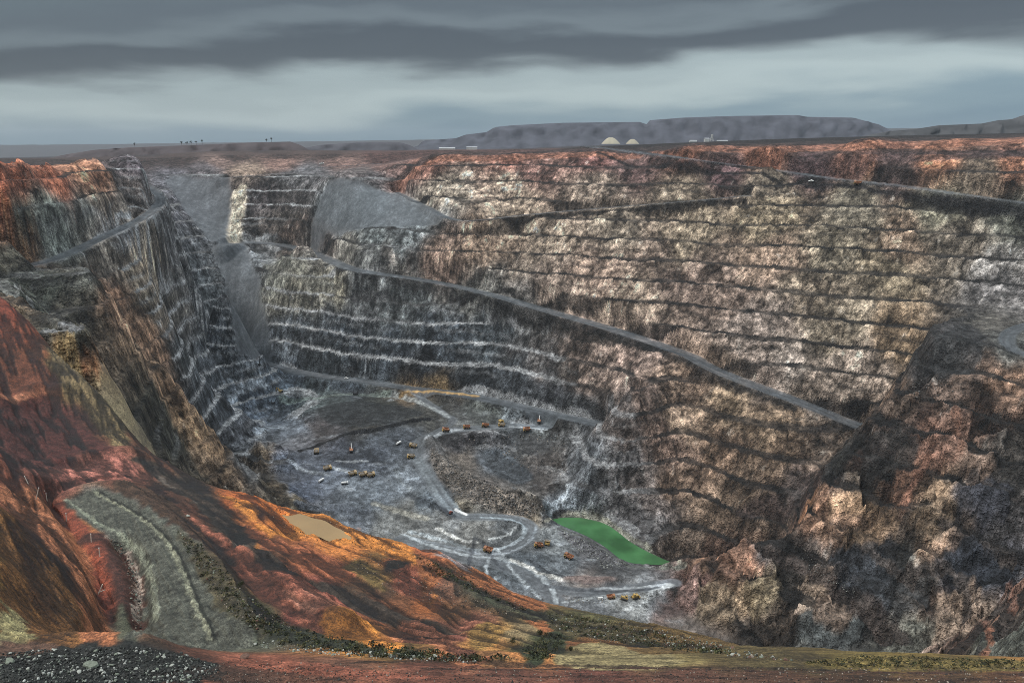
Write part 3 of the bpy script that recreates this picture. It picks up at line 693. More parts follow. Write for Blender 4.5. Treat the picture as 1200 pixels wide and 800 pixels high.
# right of the ramp
zone([(130, 566), (175, 572), (230, 610), (280, 655), (250, 650), (200, 610), (160, 588)], (74, 52, 42), 1.6, 6, streak=(-.75, .6, 8, .8), var=.6)
zone([(170, 540), (215, 568), (260, 605), (310, 648), (380, 690), (460, 722), (520, 738)], (66, 54, 46), 2.0, 6, width=3.6, var=.9)
zone([(180, 552), (235, 592), (290, 640)], (96, 84, 74), .8, 4, width=.8, var=.8)
zone([(205, 618), (235, 640), (262, 672), (300, 706), (345, 735), (310, 745), (270, 720), (238, 676)], (74, 66, 44), 1.4, 3, var=1.0)
zone([(290, 700), (340, 730), (400, 748), (480, 760), (560, 768), (640, 772), (520, 772), (420, 765), (330, 752)], (54, 58, 42), .8, 2, var=1.1)
zone([(212, 596), (250, 622), (300, 655), (350, 690), (378, 712), (376, 738), (352, 728), (318, 692), (275, 655)], (152, 86, 70), 1.0, 5, streak=(-.2, .5, 7, .7), var=.5)
zone([(330, 690), (355, 698), (372, 710), (360, 715)], (186, 122, 106), .8, 3, var=.5)
zone([(380, 712), (405, 716), (440, 738), (470, 756), (420, 752), (380, 738)], (206, 126, 38), .8, 4, var=.3)
zone([(250, 576), (300, 590), (350, 604), (420, 618), (480, 640), (470, 656), (420, 640), (350, 632), (300, 612)], (200, 120, 36), 1.6, 6, streak=(-.7, 1, 10, .5), var=.5)
zone([(280, 610), (340, 640), (400, 655), (412, 676), (360, 660), (310, 640)], (168, 92, 60), 1.6, 6, var=.5)
zone([(400, 660), (425, 655), (448, 672), (452, 690), (430, 680)], (120, 96, 52), 1.0, 4, var=.8)
zone([(450, 656), (480, 656), (478, 664), (452, 668)], (40, 32, 28), .8, 3, var=.6)
zone([(462, 664), (500, 664), (516, 678), (500, 694), (470, 690)], (166, 90, 70), 1.0, 4, var=.3)
zone([(505, 694), (498, 684), (505, 676), (520, 674), (532, 682), (536, 698)], (64, 50, 42), .3, 2, width=.55, var=.4)
zone([(480, 645), (530, 668), (575, 696), (600, 712), (560, 690), (510, 668)], (74, 74, 60), 1.2, 4, var=1.0)
zone([(490, 648), (540, 662), (600, 692), (640, 708), (600, 704), (540, 676)], (158, 92, 54), 1.0, 4, var=.7)
zone([(575, 702), (620, 712), (660, 722), (620, 724)], (70, 68, 48), .8, 3, var=1.1)
zone([(545, 738), (575, 728), (590, 738), (560, 760)], (150, 112, 58), .6, 3, var=.4)
zone([(470, 728), (520, 742), (560, 765), (520, 764), (470, 750)], (112, 66, 52), .8, 3, streak=(-.4, .4, 5, .8), var=.5)
zone([(460, 742), (520, 762), (570, 770)], (186, 112, 76), .4, 2, width=.5, var=.6)
zone([(640, 724), (700, 728), (760, 745), (860, 768), (800, 762), (720, 750), (650, 740)], (84, 74, 46), .8, 3, var=1.0)
zone([(660, 760), (690, 752), (740, 760), (800, 776), (650, 778)], (142, 126, 82), .6, 3, var=.5)
zone([(610, 765), (640, 742), (665, 748), (640, 772)], (64, 70, 44), .6, 2.5, var=.9)
# near bank: black rubble, red dirt
zone([(0, 764), (60, 758), (170, 757), (215, 766), (262, 782), (230, 802), (0, 802)], (34, 36, 33), 1.3, 2.0, var=.9)
zone([(180, 790), (320, 778), (420, 797), (300, 803)], (66, 48, 42), .9, 1.5, var=.9, amount=.7)
zone([(420, 776), (620, 779), (820, 782), (1000, 785)], (62, 46, 38), .5, 1.2, width=.7, var=.9, amount=.8)
zone([(560, 790), (760, 792), (960, 796), (1180, 796)], (70, 46, 40), .6, 1.2, width=.5, var=.9, amount=.7)
zone([(0, 750), (60, 753), (55, 764), (0, 768)], (104, 74, 64), .3, 1.5, var=.4)
zone([(262, 772), (330, 772), (430, 784), (520, 795), (420, 795), (320, 786)], (156, 86, 68), .3, 1.5, var=.3)
zone([(940, 778), (1010, 768), (1100, 770), (1200, 774), (1200, 786), (1000, 784)], (116, 98, 46), .5, 2, var=.9)
zone([(500, 783), (700, 782), (900, 786), (1200, 790)], (74, 46, 40), .3, 2, width=.4, var=.6)

# end wall: pale cut face beside the chute; pale ground along the top
zone([(272, 226), (285, 214), (288, 238), (284, 262), (280, 284), (266, 282), (270, 250)], (150, 138, 118), 5, 16, var=.9)
zone([(305, 306), (360, 310), (400, 330), (360, 338), (320, 330)], (100, 98, 88), 8, 30, var=.8, amount=.7)
# floor: pale driven lanes, dark wet ground, crushed ore
for ln, cl, wd in (
  ([(478, 622), (520, 633), (556, 643), (590, 641), (610, 630), (614, 617), (598, 609), (565, 606)], (134, 146, 152), 2.2),
  ([(485, 630), (530, 641), (560, 648), (596, 647), (620, 634), (628, 618)], (128, 138, 146), 1.6),
  ([(470, 626), (510, 640), (548, 650), (590, 655), (622, 668), (645, 688), (652, 706)], (150, 160, 165), 2.2),
  ([(520, 652), (570, 664), (610, 680), (632, 700)], (150, 160, 165), 1.8), ([(540, 662), (580, 676), (606, 694)], (140, 150, 156), 1.4),
  ([(512, 619), (530, 628), (548, 634), (562, 634)], (196, 196, 188), 2.4), ([(575, 632), (596, 626), (604, 618)], (176, 180, 178), 1.6),
  ([(600, 656), (622, 666), (645, 674), (666, 679)], (186, 184, 174), 2.4), ([(700, 690), (740, 689), (785, 684)], (150, 156, 160), 2.2), ([(640, 686), (690, 692), (760, 690)], (76, 82, 90), 2.5),
  ([(735, 712), (760, 700), (785, 686)], (150, 154, 154), 4.0), ([(660, 705), (700, 700), (735, 694)], (140, 146, 148), 2.0),
  ([(486, 538), (500, 560), (515, 584), (530, 600)], (116, 126, 132), 3.0), ([(492, 536), (512, 566), (540, 600)], (110, 120, 126), 2.0), ([(466, 552), (468, 562), (480, 572)], (130, 140, 146), 2.5),
  ([(390, 548), (412, 553), (425, 556)], (150, 158, 164), 2.0), ([(395, 540), (430, 540)], (150, 156, 160), 2.2), ([(340, 540), (360, 552), (385, 556)], (130, 138, 146), 3.5),
  ([(270, 470), (285, 455), (310, 450)], (130, 138, 146), 3.0), ([(300, 505), (320, 500), (335, 502)], (140, 150, 160), 5.0), ([(500, 512), (520, 506), (545, 502)], (140, 146, 150), 3.5), ([(600, 500), (640, 503)], (140, 146, 150), 3.5),
  ([(460, 462), (490, 470), (525, 488)], (140, 146, 146), 4.0), ([(330, 466), (400, 462), (455, 462)], (110, 124, 116), 5.0), ([(640, 602), (655, 588), (664, 575)], (150, 158, 165), 4.0),
  ([(620, 655), (650, 672), (690, 683)], (70, 76, 84), 2.2), ([(510, 645), (550, 656), (590, 668)], (74, 80, 90), 2.0), ([(350, 590), (390, 595), (430, 600)], (84, 92, 104), 6.0),
  ([(440, 590), (470, 600), (500, 608)], (150, 146, 130), 4.0), ([(480, 580), (510, 592), (530, 604)], (60, 66, 74), 4.0), ([(536, 598), (545, 602)], (190, 190, 186), 2.5)):
    zone(ln, tuple(c * .92 for c in cl), 2.4, 9, width=wd * 1.25, var=.8, amount=.68)
zone([(505, 522), (520, 535), (560, 560), (600, 580), (640, 598), (620, 604), (570, 594), (530, 575), (508, 550)], (104, 95, 86), 3, 14, var=1.2)
zone([(565, 530), (585, 528), (610, 545), (625, 560), (600, 566), (575, 550)], (72, 78, 84), 4, 18, var=.5)
zone([(652, 618), (690, 636), (735, 662), (700, 655), (665, 634)], (92, 92, 96), 3, 10, var=1.2)
zone([(370, 478), (420, 470), (480, 478), (495, 486), (450, 497), (410, 500), (380, 492)], (60, 64, 66), 5, 22, var=.7, amount=.8)
zone([(640, 610), (662, 604), (686, 605), (712, 612), (740, 632), (760, 643), (802, 663)], (118, 116, 104), 1.5, 8, width=3.0, var=.6, amount=.8)
zone([(802, 665), (770, 666), (734, 662), (705, 642), (685, 630), (658, 618)], (96, 100, 92), 1.5, 8, width=2.5, var=.6, amount=.8)
# spur on the right: dark blocks, brown ledges, rust runs
for pl, cl, lf in (([(970, 660), (997, 641), (1030, 644), (1053, 670), (1040, 722), (1010, 699), (981, 683)], (58, 64, 72), 5), ([(1127, 576), (1160, 566), (1186, 576), (1180, 605), (1147, 615), (1124, 605)], (66, 68, 78), 5),
  ([(1108, 647), (1144, 631), (1170, 647), (1192, 676), (1160, 702), (1140, 693), (1108, 676)], (52, 58, 68), 5), ([(1043, 676), (1056, 667), (1095, 680), (1140, 702), (1095, 698), (1082, 722), (1043, 722)], (62, 64, 66), 4),
  ([(1101, 702), (1147, 709), (1147, 735), (1095, 735)], (136, 112, 90), 3), ([(840, 672), (850, 650), (875, 640), (872, 668), (860, 684)], (132, 94, 70), 4), ([(820, 690), (846, 686), (862, 712), (850, 735), (815, 728)], (134, 112, 84), 4),
  ([(790, 712), (806, 672), (822, 676), (812, 706)], (126, 96, 86), 3), ([(1070, 600), (1110, 585), (1118, 612), (1085, 630)], (124, 100, 74), 3), ([(985, 625), (1040, 600), (1050, 625), (1000, 640)], (124, 96, 66), 2),
  ([(1160, 742), (1205, 735), (1205, 770), (1150, 768)], (84, 86, 78), 3), ([(930, 735), (990, 715), (1010, 745), (960, 765)], (78, 84, 84), 3), ([(870, 690), (905, 662), (915, 690), (890, 722)], (128, 110, 78), 4), ([(960, 700), (1000, 712), (985, 742), (950, 725)], (120, 96, 76), 3),
  ([(1010, 520), (1060, 500), (1070, 545), (1015, 560)], (60, 58, 56), 1), ([(1095, 395), (1140, 380), (1150, 420), (1090, 440)], (58, 58, 58), 0)):
    zone(pl, cl, 5, 18, var=1.1, amount=.82, lift=lf, soft=1, ymin=230)
for ln, cl, wd, lf in (([(900, 643), (940, 664), (975, 685), (1023, 722), (1060, 745)], (82, 70, 64), 6, -2.5), ([(1014, 637), (1069, 667), (1134, 702), (1190, 735)], (80, 70, 64), 5, -2.5), ([(1108, 611), (1160, 634), (1205, 658)], (78, 68, 62), 5, -2.5),
  ([(1153, 728), (1157, 767)], (124, 82, 62), 2.0, 0), ([(1183, 684), (1187, 714)], (118, 80, 62), 2.0, 0), ([(945, 589), (966, 596), (950, 612)], (128, 92, 66), 5, 0), ([(1060, 587), (1072, 562), (1087, 537)], (136, 88, 62), 4, 2), ([(1120, 480), (1130, 520)], (128, 86, 62), 4, 1),
  ([(870, 600), (900, 590), (940, 585)], (74, 62, 58), 8, -2), ([(1140, 560), (1200, 590)], (70, 62, 58), 4, -2)):
    zone(ln, cl, 3.5, 14, width=wd, var=.8, amount=.85, lift=lf, ymin=230)
# red weathered cap of the east wall, by depth below the crest
ic0, ic1 = np.searchsorted(Y, [1000, 1560])
Zr = Z0[ic0:ic1].max(0)[None, :]
dep = Zr - Z0 + 2.5 * fbm(XX, YY, 60, 4, 501, .6) - 1.5
cap = (YY > 900) * (YY < 1620) * sstep(-260, -190, XX)
for a_, b_, c_, m_ in ((-6, 3.5, (66, 54, 52), .85), (3.5, 15, (126, 84, 66), .8), (15, 20, (92, 70, 64), .6), (20, 36, (84, 66, 64), .65)):
    side_ = sstep(.10, .24, SS) if a_ >= 15 else np.ones_like(SS)
    mk = (sstep(a_ - 1.5, a_ + 1.5, dep) * (1 - sstep(b_ - 1.5, b_ + 1.5, dep)) * cap * m_ * side_ * (ROADID == 0))[..., None]
    k_ = np.clip(1 + .7 * patch + .3 * streak, .4, 1.9)[..., None]
    C3 = C3 * (1 - mk) + lin(c_).astype(f4) * k_ * mk
# shadow lines painted into the wall colour below the high ramps
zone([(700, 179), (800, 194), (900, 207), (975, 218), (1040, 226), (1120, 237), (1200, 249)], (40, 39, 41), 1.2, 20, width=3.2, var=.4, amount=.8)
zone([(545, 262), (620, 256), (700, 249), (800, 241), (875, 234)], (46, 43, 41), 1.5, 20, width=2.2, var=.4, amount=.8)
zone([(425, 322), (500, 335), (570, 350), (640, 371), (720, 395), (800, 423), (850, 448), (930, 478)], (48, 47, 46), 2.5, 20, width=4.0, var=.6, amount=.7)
# pit: red mound, ochre berm, spur stains
zone([(655, 678), (690, 674), (725, 678), (690, 684)], (128, 106, 98), 2, 12, var=.4)
zone([(470, 462), (500, 458), (560, 464)], (134, 108, 70), 3, 15, width=3.5, var=.5)
zone([(405, 508), (430, 505), (470, 496), (505, 490)], (44, 46, 50), 3, 15, width=4.0, var=.5)
zone([(350, 528), (380, 518), (405, 508)], (52, 52, 54), 3, 15, width=3.0, var=.5)

lumc = C3.mean(-1, keepdims=True)
sat = (.90 - .04 * FG - .22 * SPUR - .16 * (1 - FG) * (1 - sstep(-330, -250, XX)) * (Z < -60) - .25 * np.clip(FLOOR, 0, 1) * (1 - FG))[..., None]
C3 = lumc + (C3 - lumc) * sat
redn = sstep(1.25, 1.7, C3[..., 0] / (C3[..., 1] + 1e-4))
C3 = C3 * (1 - (FG * redn)[..., None] * np.array([.0, .0, .16], f4))
crs = ridged((XX * .77 + YY * .64) / 5.5, (XX * .64 - YY * .77) / 40, 1.0, 4, 461, .6)
crm = FG * sstep(.34, .58, crs) * sstep(60, 85, YY) * (ROADID != 9)
Z = Z - crm * .45
C3 = C3 * (1 - .72 * crm[..., None])
blot = sstep(.05, .35, fbm(XX + 2 * crs, YY, 3.2, 4, 471, .65)) * FG * .35
C3 = C3 * (1 - blot[..., None])
C3 = C3 * (np.clip(C3.mean(-1, keepdims=True), .01, 1) / .11) ** (.56 * (1 - FG[..., None]) + .16 * FG[..., None])
GAIN = (1.48 - .60 * FG) * (1 - .2 * SPUR)
GAIN = GAIN * (1 - .34 * np.clip(FLOOR, 0, 1))
C3 = np.clip(C3 * GAIN[..., None], .006, .78)

# ------------------------------------------------------------------ meshes from the survey grid
REG = np.full(Z.shape, 0, np.int8)                      # pit wall
REG[(FLOOR > .5)] = 1
REG[(BACK < .5)] = 2
REG[(FAR > .5)] = 3
REG[(SCR > .5)] = 4
REG = np.where(ROADID > 0, 10 + ROADID, REG)

def srgb_mat(name): ...

def terrain_material(name, near=False, rough=.9, calm=0):
    m = bpy.data.materials.new(name); m.use_nodes = True
    nt = m.node_tree; N = nt.nodes; L = nt.links
    N.clear()
    out = N.new('ShaderNodeOutputMaterial'); bs = N.new('ShaderNodeBsdfPrincipled')
    L.new(bs.outputs[0], out.inputs[0])
    at = N.new('ShaderNodeAttribute'); at.attribute_name = 'Col'
    geo = N.new('ShaderNodeNewGeometry')
    def nz(scale, detail, rgh=.6, stretch=None, warp=0):
        n = N.new('ShaderNodeTexNoise'); n.inputs['Scale'].default_value = scale; n.inputs['Detail'].default_value = detail; n.inputs['Roughness'].default_value = rgh
        n.inputs['Distortion'].default_value = warp
        if stretch:
            mp = N.new('ShaderNodeMapping'); mp.inputs['Scale'].default_value = stretch
            L.new(geo.outputs['Position'], mp.inputs[0]); L.new(mp.outputs[0], n.inputs['Vector'])
        else: L.new(geo.outputs['Position'], n.inputs['Vector'])
        return n.outputs['Fac']
    def math_(op, a, b_=None):
        n = N.new('ShaderNodeMath'); n.operation = op
        for i, x in enumerate((a, b_)):
            if x is None: continue
            if isinstance(x, (int, float)): n.inputs[i].default_value = x
            else: L.new(x, n.inputs[i])
        return n.outputs[0]
    def rng_(x, a, b_, c, d):
        n = N.new('ShaderNodeMapRange'); L.new(x, n.inputs[0])
        for i, q in enumerate((a, b_, c, d)): n.inputs[i + 1].default_value = q
        return n.outputs[0]
    if near:
        f1 = nz(.9, 5, .65); f2 = nz(5.0, 4, .65)
        v = N.new('ShaderNodeTexVoronoi'); v.inputs['Scale'].default_value = 2.2; L.new(geo.outputs['Position'], v.inputs['Vector'])
        vd = v.outputs['Distance']
        f4_ = nz(.22, 5, .65); k1 = rng_(f1, .34, .66, .48, 1.55); k2 = rng_(f2, .36, .64, .40, 1.70); k4 = rng_(f4_, .34, .66, .7, 1.35)
        mul = math_('MULTIPLY', math_('MULTIPLY', k1, k2), k4)
        hgt = math_('ADD', math_('MULTIPLY', f1, .9), math_('MULTIPLY', f2, .35))
        bd, bst = .55, .8
    else:
        f1 = nz(.16, 3, .6, (1, 1, .55), .4); f2 = nz(.55, 2, .55)
        v = N.new('ShaderNodeTexVoronoi'); v.feature = 'DISTANCE_TO_EDGE'; v.inputs['Scale'].default_value = .13
        mp = N.new('ShaderNodeMapping'); mp.inputs['Scale'].default_value = (1, 1, .7)
        wn = N.new('ShaderNodeTexNoise'); wn.inputs['Scale'].default_value = .25; wn.inputs['Detail'].default_value = 3
        L.new(geo.outputs['Position'], wn.inputs['Vector'])
        va = N.new('ShaderNodeVectorMath'); va.operation = 'MULTIPLY_ADD'; L.new(wn.outputs['Color'], va.inputs[0]); va.inputs[1].default_value = (9, 9, 9); L.new(geo.outputs['Position'], va.inputs[2])
        L.new(va.outputs[0], mp.inputs[0]); L.new(mp.outputs[0], v.inputs['Vector'])
        crack = rng_(v.outputs['Distance'], 0, .12, 0, 1)
        f0 = nz(.045, 4, .6, (1, 1, .8), .6); f3 = nz(.06, 5, .7, (1, 1, .12))
        k0 = rng_(f0, .36, .64, .50, 1.5); k1 = rng_(f1, .36, .66, .48, 1.6); k2 = rng_(f2, .36, .64, .74, 1.28); k3 = rng_(f3, .36, .64, .8, 1.2)
        kc = rng_(v.outputs['Distance'], 0, .05, .72, 1.0)  # crevice shade put into the colour near crack edges
        mul = math_('MULTIPLY', math_('MULTIPLY', math_('MULTIPLY', k1, k2), math_('MULTIPLY', k0, k3)), kc)
        mul = math_('MULTIPLY_ADD', math_('SUBTRACT', mul, 1.0), 'AMP', 1.0) if False else mul
        hgt = math_('ADD', math_('ADD', math_('MULTIPLY', f1, 3.2), math_('MULTIPLY', f2, 1.0)), math_('MULTIPLY', crack, .3))
        bd, bst = 2.6, 1.0
    if calm:
        mul = math_('ADD', math_('MULTIPLY', mul, calm), 1.0 - calm); bst *= calm
    mx = N.new('ShaderNodeVectorMath'); mx.operation = 'SCALE'
    L.new(at.outputs['Color'], mx.inputs[0]); L.new(mul, mx.inputs['Scale'])
    L.new(mx.outputs[0], bs.inputs['Base Color'])
    bp = N.new('ShaderNodeBump'); bp.inputs['Strength'].default_value = bst; bp.inputs['Distance'].default_value = bd
    L.new(hgt, bp.inputs['Height']); L.new(bp.outputs[0], bs.inputs['Normal'])
    bs.inputs['Roughness'].default_value = rough
    bs.inputs['Specular IOR Level'].default_value = .35
    return m
M_ROCK = terrain_material('bench rock')
M_LOOSE = terrain_material('tipped rock', calm=.38)
M_FLOOR = terrain_material('floor rock', calm=.75)
M_SOIL = terrain_material('near soil', True, rough=.62)

def grid_object(name, cellmask, mat):
    ii, jj = np.nonzero(cellmask)
    a = ii * NS + jj
    quads = np.stack([a, a + 1, a + NS + 1, a + NS], 1)
    used, inv = np.unique(quads.ravel(), return_inverse=True)
    me = bpy.data.meshes.new(name)
    nv, nf = len(used), len(quads)
    me.vertices.add(nv); me.loops.add(nf * 4); me.polygons.add(nf)
    co = np.stack([XX.ravel()[used], YY.ravel()[used], Z.ravel()[used]], 1).astype(f4)
    me.vertices.foreach_set('co', co.ravel())
    me.loops.foreach_set('vertex_index', inv.astype(np.int32))
    me.polygons.foreach_set('loop_start', np.arange(0, nf * 4, 4, dtype=np.int32))
    me.polygons.foreach_set('use_smooth', np.ones(nf, bool))
    me.update()
    at = me.attributes.new('Col', 'FLOAT_COLOR', 'POINT')
    c4 = np.ones((nv, 4), f4); c4[:, :3] = C3.reshape(-1, 3)[used]
    at.data.foreach_set('color', c4.ravel())
    me.materials.append(mat)
    o = bpy.data.objects.new(name, me); COL.objects.link(o)
    return o
def structure(o): o['kind'] = 'structure'; return o
def tag(o, label, cat, group=None):
    o['label'] = label; o['category'] = cat
    if group: o['group'] = group
    return o
CELL = REG[:-1, :-1]
for rid, nm, mat in ((0, 'pit_wall', M_ROCK), (1, 'pit_floor', M_FLOOR), (2, 'red_ground', M_SOIL), (3, 'plain', M_LOOSE), (4, 'scree_slope', M_LOOSE)):
    structure(grid_object(nm, CELL == rid, mat))
for rid in range(1, 10):
    if (CELL == 10 + rid).any():
        structure(grid_object('haul_road' if rid != 9 else 'gravel_ramp', CELL == 10 + rid, M_SOIL if rid == 9 else M_LOOSE))

# ------------------------------------------------------------------ small helpers for built things
def mat(name, col, rough=.6, metal=0., noise_amt=.25, nscale=2.0, spec=.4):
    m = bpy.data.materials.new(name); m.use_nodes = True
    nt = m.node_tree; bs = nt.nodes['Principled BSDF']
    bs.inputs['Roughness'].default_value = rough; bs.inputs['Metallic'].default_value = metal; bs.inputs['Specular IOR Level'].default_value = spec
    n = nt.nodes.new('ShaderNodeTexNoise'); n.inputs['Scale'].default_value = nscale; n.inputs['Detail'].default_value = 5
    tc = nt.nodes.new('ShaderNodeTexCoord'); nt.links.new(tc.outputs['Object'], n.inputs['Vector'])
    r = nt.nodes.new('ShaderNodeMapRange'); r.inputs[1].default_value = .3; r.inputs[2].default_value = .7
    r.inputs[3].default_value = 1 - noise_amt; r.inputs[4].default_value = 1 + noise_amt
    nt.links.new(n.outputs['Fac'], r.inputs[0])
    s = nt.nodes.new('ShaderNodeVectorMath'); s.operation = 'SCALE'; s.inputs[0].default_value = col
    nt.links.new(r.outputs[0], s.inputs['Scale']); nt.links.new(s.outputs[0], bs.inputs['Base Color'])
    return m
def link(name, bm_, material, parent=None, smooth=False):
    me = bpy.data.meshes.new(name); bm_.to_mesh(me); bm_.free()
    if smooth:
        for p in me.polygons: p.use_smooth = True
    me.materials.append(material)
    o = bpy.data.objects.new(name, me); COL.objects.link(o)
    if parent: o.parent = parent
    return o

# water
def water_mat(name, col, rough):
    m = bpy.data.materials.new(name); m.use_nodes = True
    bs = m.node_tree.nodes['Principled BSDF']; N = m.node_tree.nodes; L = m.node_tree.links
    bs.inputs['Roughness'].default_value = rough; bs.inputs['Specular IOR Level'].default_value = .35
    n = N.new('ShaderNodeTexNoise'); n.inputs['Scale'].default_value = .03; n.inputs['Detail'].default_value = 4
    g_ = N.new('ShaderNodeNewGeometry'); L.new(g_.outputs['Position'], n.inputs['Vector'])
    r = N.new('ShaderNodeMapRange'); r.inputs[1].default_value = .3; r.inputs[2].default_value = .7; r.inputs[3].default_value = .62; r.inputs[4].default_value = 1.4
    L.new(n.outputs['Fac'], r.inputs[0])
    s = N.new('ShaderNodeVectorMath'); s.operation = 'SCALE'; s.inputs[0].default_value = col
    L.new(r.outputs[0], s.inputs['Scale']); L.new(s.outputs[0], bs.inputs['Base Color'])
    return m
def flat_poly(name, poly, z, m, grow):
    c = np.mean(poly, 0)
    bm_ = bmesh.new()
    vs = []
    for p in poly:
        d = np.array(p) - c; l = np.linalg.norm(d)
        q = np.array(p) + d / l * grow
        vs.append(bm_.verts.new((q[0], q[1], z)))
    fc = bm_.faces.new(vs)
    bmesh.ops.triangulate(bm_, faces=[fc])
    bmesh.ops.recalc_face_normals(bm_, faces=bm_.faces)
    for f in bm_.faces:
        if f.normal.z < 0: f.normal_flip()
    return structure(link(name, bm_, m))
flat_poly('green_water', PW, POOL_Z, water_mat('green pit water', (.050, .145, .055), .22), .5)
flat_poly('muddy_water', PUDW, PUD_Z, water_mat('tan puddle water', (.33, .215, .095), .15), .1)

# far mesas
def mesa(name, prof, dist, base_v, depth, col, seed):
    us = np.arange(prof[0][0], prof[-1][0] + .1, 4.0)
    vs = np.interp(us, [p[0] for p in prof], [p[1] for p in prof])
    rows = [(-1.0, 0.0), (-.75, .22), (-.55, .45), (-.42, .62), (-.3, .8), (-.12, .97), (0.0, 1.0), (.5, 1.0), (1.0, .98), (1.6, 0.0)]
    bm_ = bmesh.new(); gr = []
    for fr_, hf in rows:
        r = []
        for i, (u, v) in enumerate(zip(us, vs)):
            y = dist + fr_ * depth
            zb = -float(tdep(base_v)) * dist - 30
            zt = -float(tdep(v)) * dist
            s = float(sdir(u, v))
            jag = float(noise(np.array([u / 14.0]), np.array([fr_ * 6.0 + .37]), seed)[0])
            r.append(bm_.verts.new((s * y, y + jag * depth * .16 * (hf < .98), zb + (zt - zb) * hf + jag * 3 * (0 < hf < .95))))
        gr.append(r)
    for a, b_ in zip(gr[:-1], gr[1:]):
        for i in range(len(us) - 1):
            bm_.faces.new((a[i], a[i + 1], b_[i + 1], b_[i]))
    m = mat(name + ' soil', col, .95, 0, .35, .012)
    m.node_tree.nodes['Principled BSDF'].inputs['Specular IOR Level'].default_value = .1
    return structure(link('hills', bm_, m, smooth=True))
mesa('west mesa', [(40, 190), (80, 181), (110, 176), (150, 173), (230, 170), (300, 167), (340, 166), (352, 170), (364, 177), (374, 186)], 2700, 186, 200, (.082, .068, .070), 1)
mesa('low mesa', [(340, 177), (375, 170), (420, 167), (470, 167), (482, 171), (492, 176)], 4200, 180, 250, (.075, .072, .082), 2)
mesa('main mesa', [(470, 178), (492, 170), (495, 165), (535, 162), (545, 158), (570, 155), (580, 149), (600, 147), (660, 144), (752, 143), (757, 147), (762, 141), (800, 138), (860, 136), (935, 135),
      (945, 137), (1000, 138), (1018, 143), (1030, 146), (1042, 152), (1060, 160)], 5600, 172, 420, (.074, .076, .092), 3)
mesa('east mesa', [(1010, 160), (1040, 154), (1075, 151), (1100, 147), (1150, 145), (1170, 141), (1185, 140), (1200, 135), (1260, 130), (1330, 130)], 3600, 165, 300, (.060, .060, .062), 4)

#OBJ_BEGIN
# ------------------------------------------------------------------ things
def empty(name, loc, label, cat, group=None):
    o = bpy.data.objects.new(name, None); COL.objects.link(o); o.location = loc
    o.empty_display_size = .5
    return tag(o, label, cat, group)
def copy_tree(o, label, group=None):
    r = o.copy(); COL.objects.link(r); r['label'] = label
    if group: r['group'] = group
    for ch in o.children:
        c = ch.copy(); COL.objects.link(c); c.parent = r
        for g_ in ch.children:
            d = g_.copy(); COL.objects.link(d); d.parent = c
    return r
def box(bm_, c, s, taper=None, rot=None):
    """box by centre and size; taper = (tx, ty) scale of the top face"""
    r = bmesh.ops.create_cube(bm_, size=1)['verts']
    for v in r:
        x, y, z = v.co
        if taper and z > 0: x *= taper[0]; y *= taper[1]
        v.co = Vector((x * s[0], y * s[1], z * s[2]))
        if rot: v.co = rot @ v.co
        v.co += Vector(c)
    return r
def bar(bm_, a, b_, w, w2=None, seg=8):
    a = Vector(a); b_ = Vector(b_); d = b_ - a
    r = bmesh.ops.create_cone(bm_, cap_ends=True, segments=seg, radius1=w, radius2=w if w2 is None else w2, depth=d.length)['verts']
    q = d.to_track_quat('Z', 'Y')
    for v in r: v.co = q @ v.co + (a + b_) / 2
    return r
def beam(bm_, a, b_, w, h):
    a = Vector(a); b_ = Vector(b_); d = b_ - a
    q = d.to_track_quat('Z', 'Y')
    r = bmesh.ops.create_cube(bm_, size=1)['verts']
    for v in r: v.co = q @ Vector((v.co.x * w, v.co.y * h, v.co.z * d.length)) + (a + b_) / 2
    return r
def bevel(bm_, w=.06):
    bmesh.ops.bevel(bm_, geom=list(bm_.edges), offset=w, segments=1, affect='EDGES', clamp_overlap=True)
NB = bmesh.new
M_YEL = mat('dusty yellow paint', (.44, .30, .10), .6, 0, .3, 1.2)
M_TRAY = mat('worn tan steel', (.36, .27, .16), .65, 0, .35, .9)
M_ORG = mat('faded orange paint', (.30, .14, .075), .55, 0, .3, 1.0)
M_TYRE = mat('tyre rubber', (.02, .02, .021), .85, 0, .2, 3)
M_RIM = mat('rim steel', (.30, .22, .09), .6, .2, .3, 3)
M_DARK = mat('dark machine steel', (.035, .036, .038), .6, .3, .3, 2)
M_GLS = mat('dark cab glass', (.02, .025, .03), .12, 0, .1, 2, .6)
M_WHT = mat('white paint', (.72, .72, .70), .5, 0, .12, 1)
M_RED = mat('dusty red paint', (.22, .07, .05), .6, 0, .3, 1)
M_ORE = mat('hauled ore', (.17, .15, .13), .95, 0, .4, 1.5)

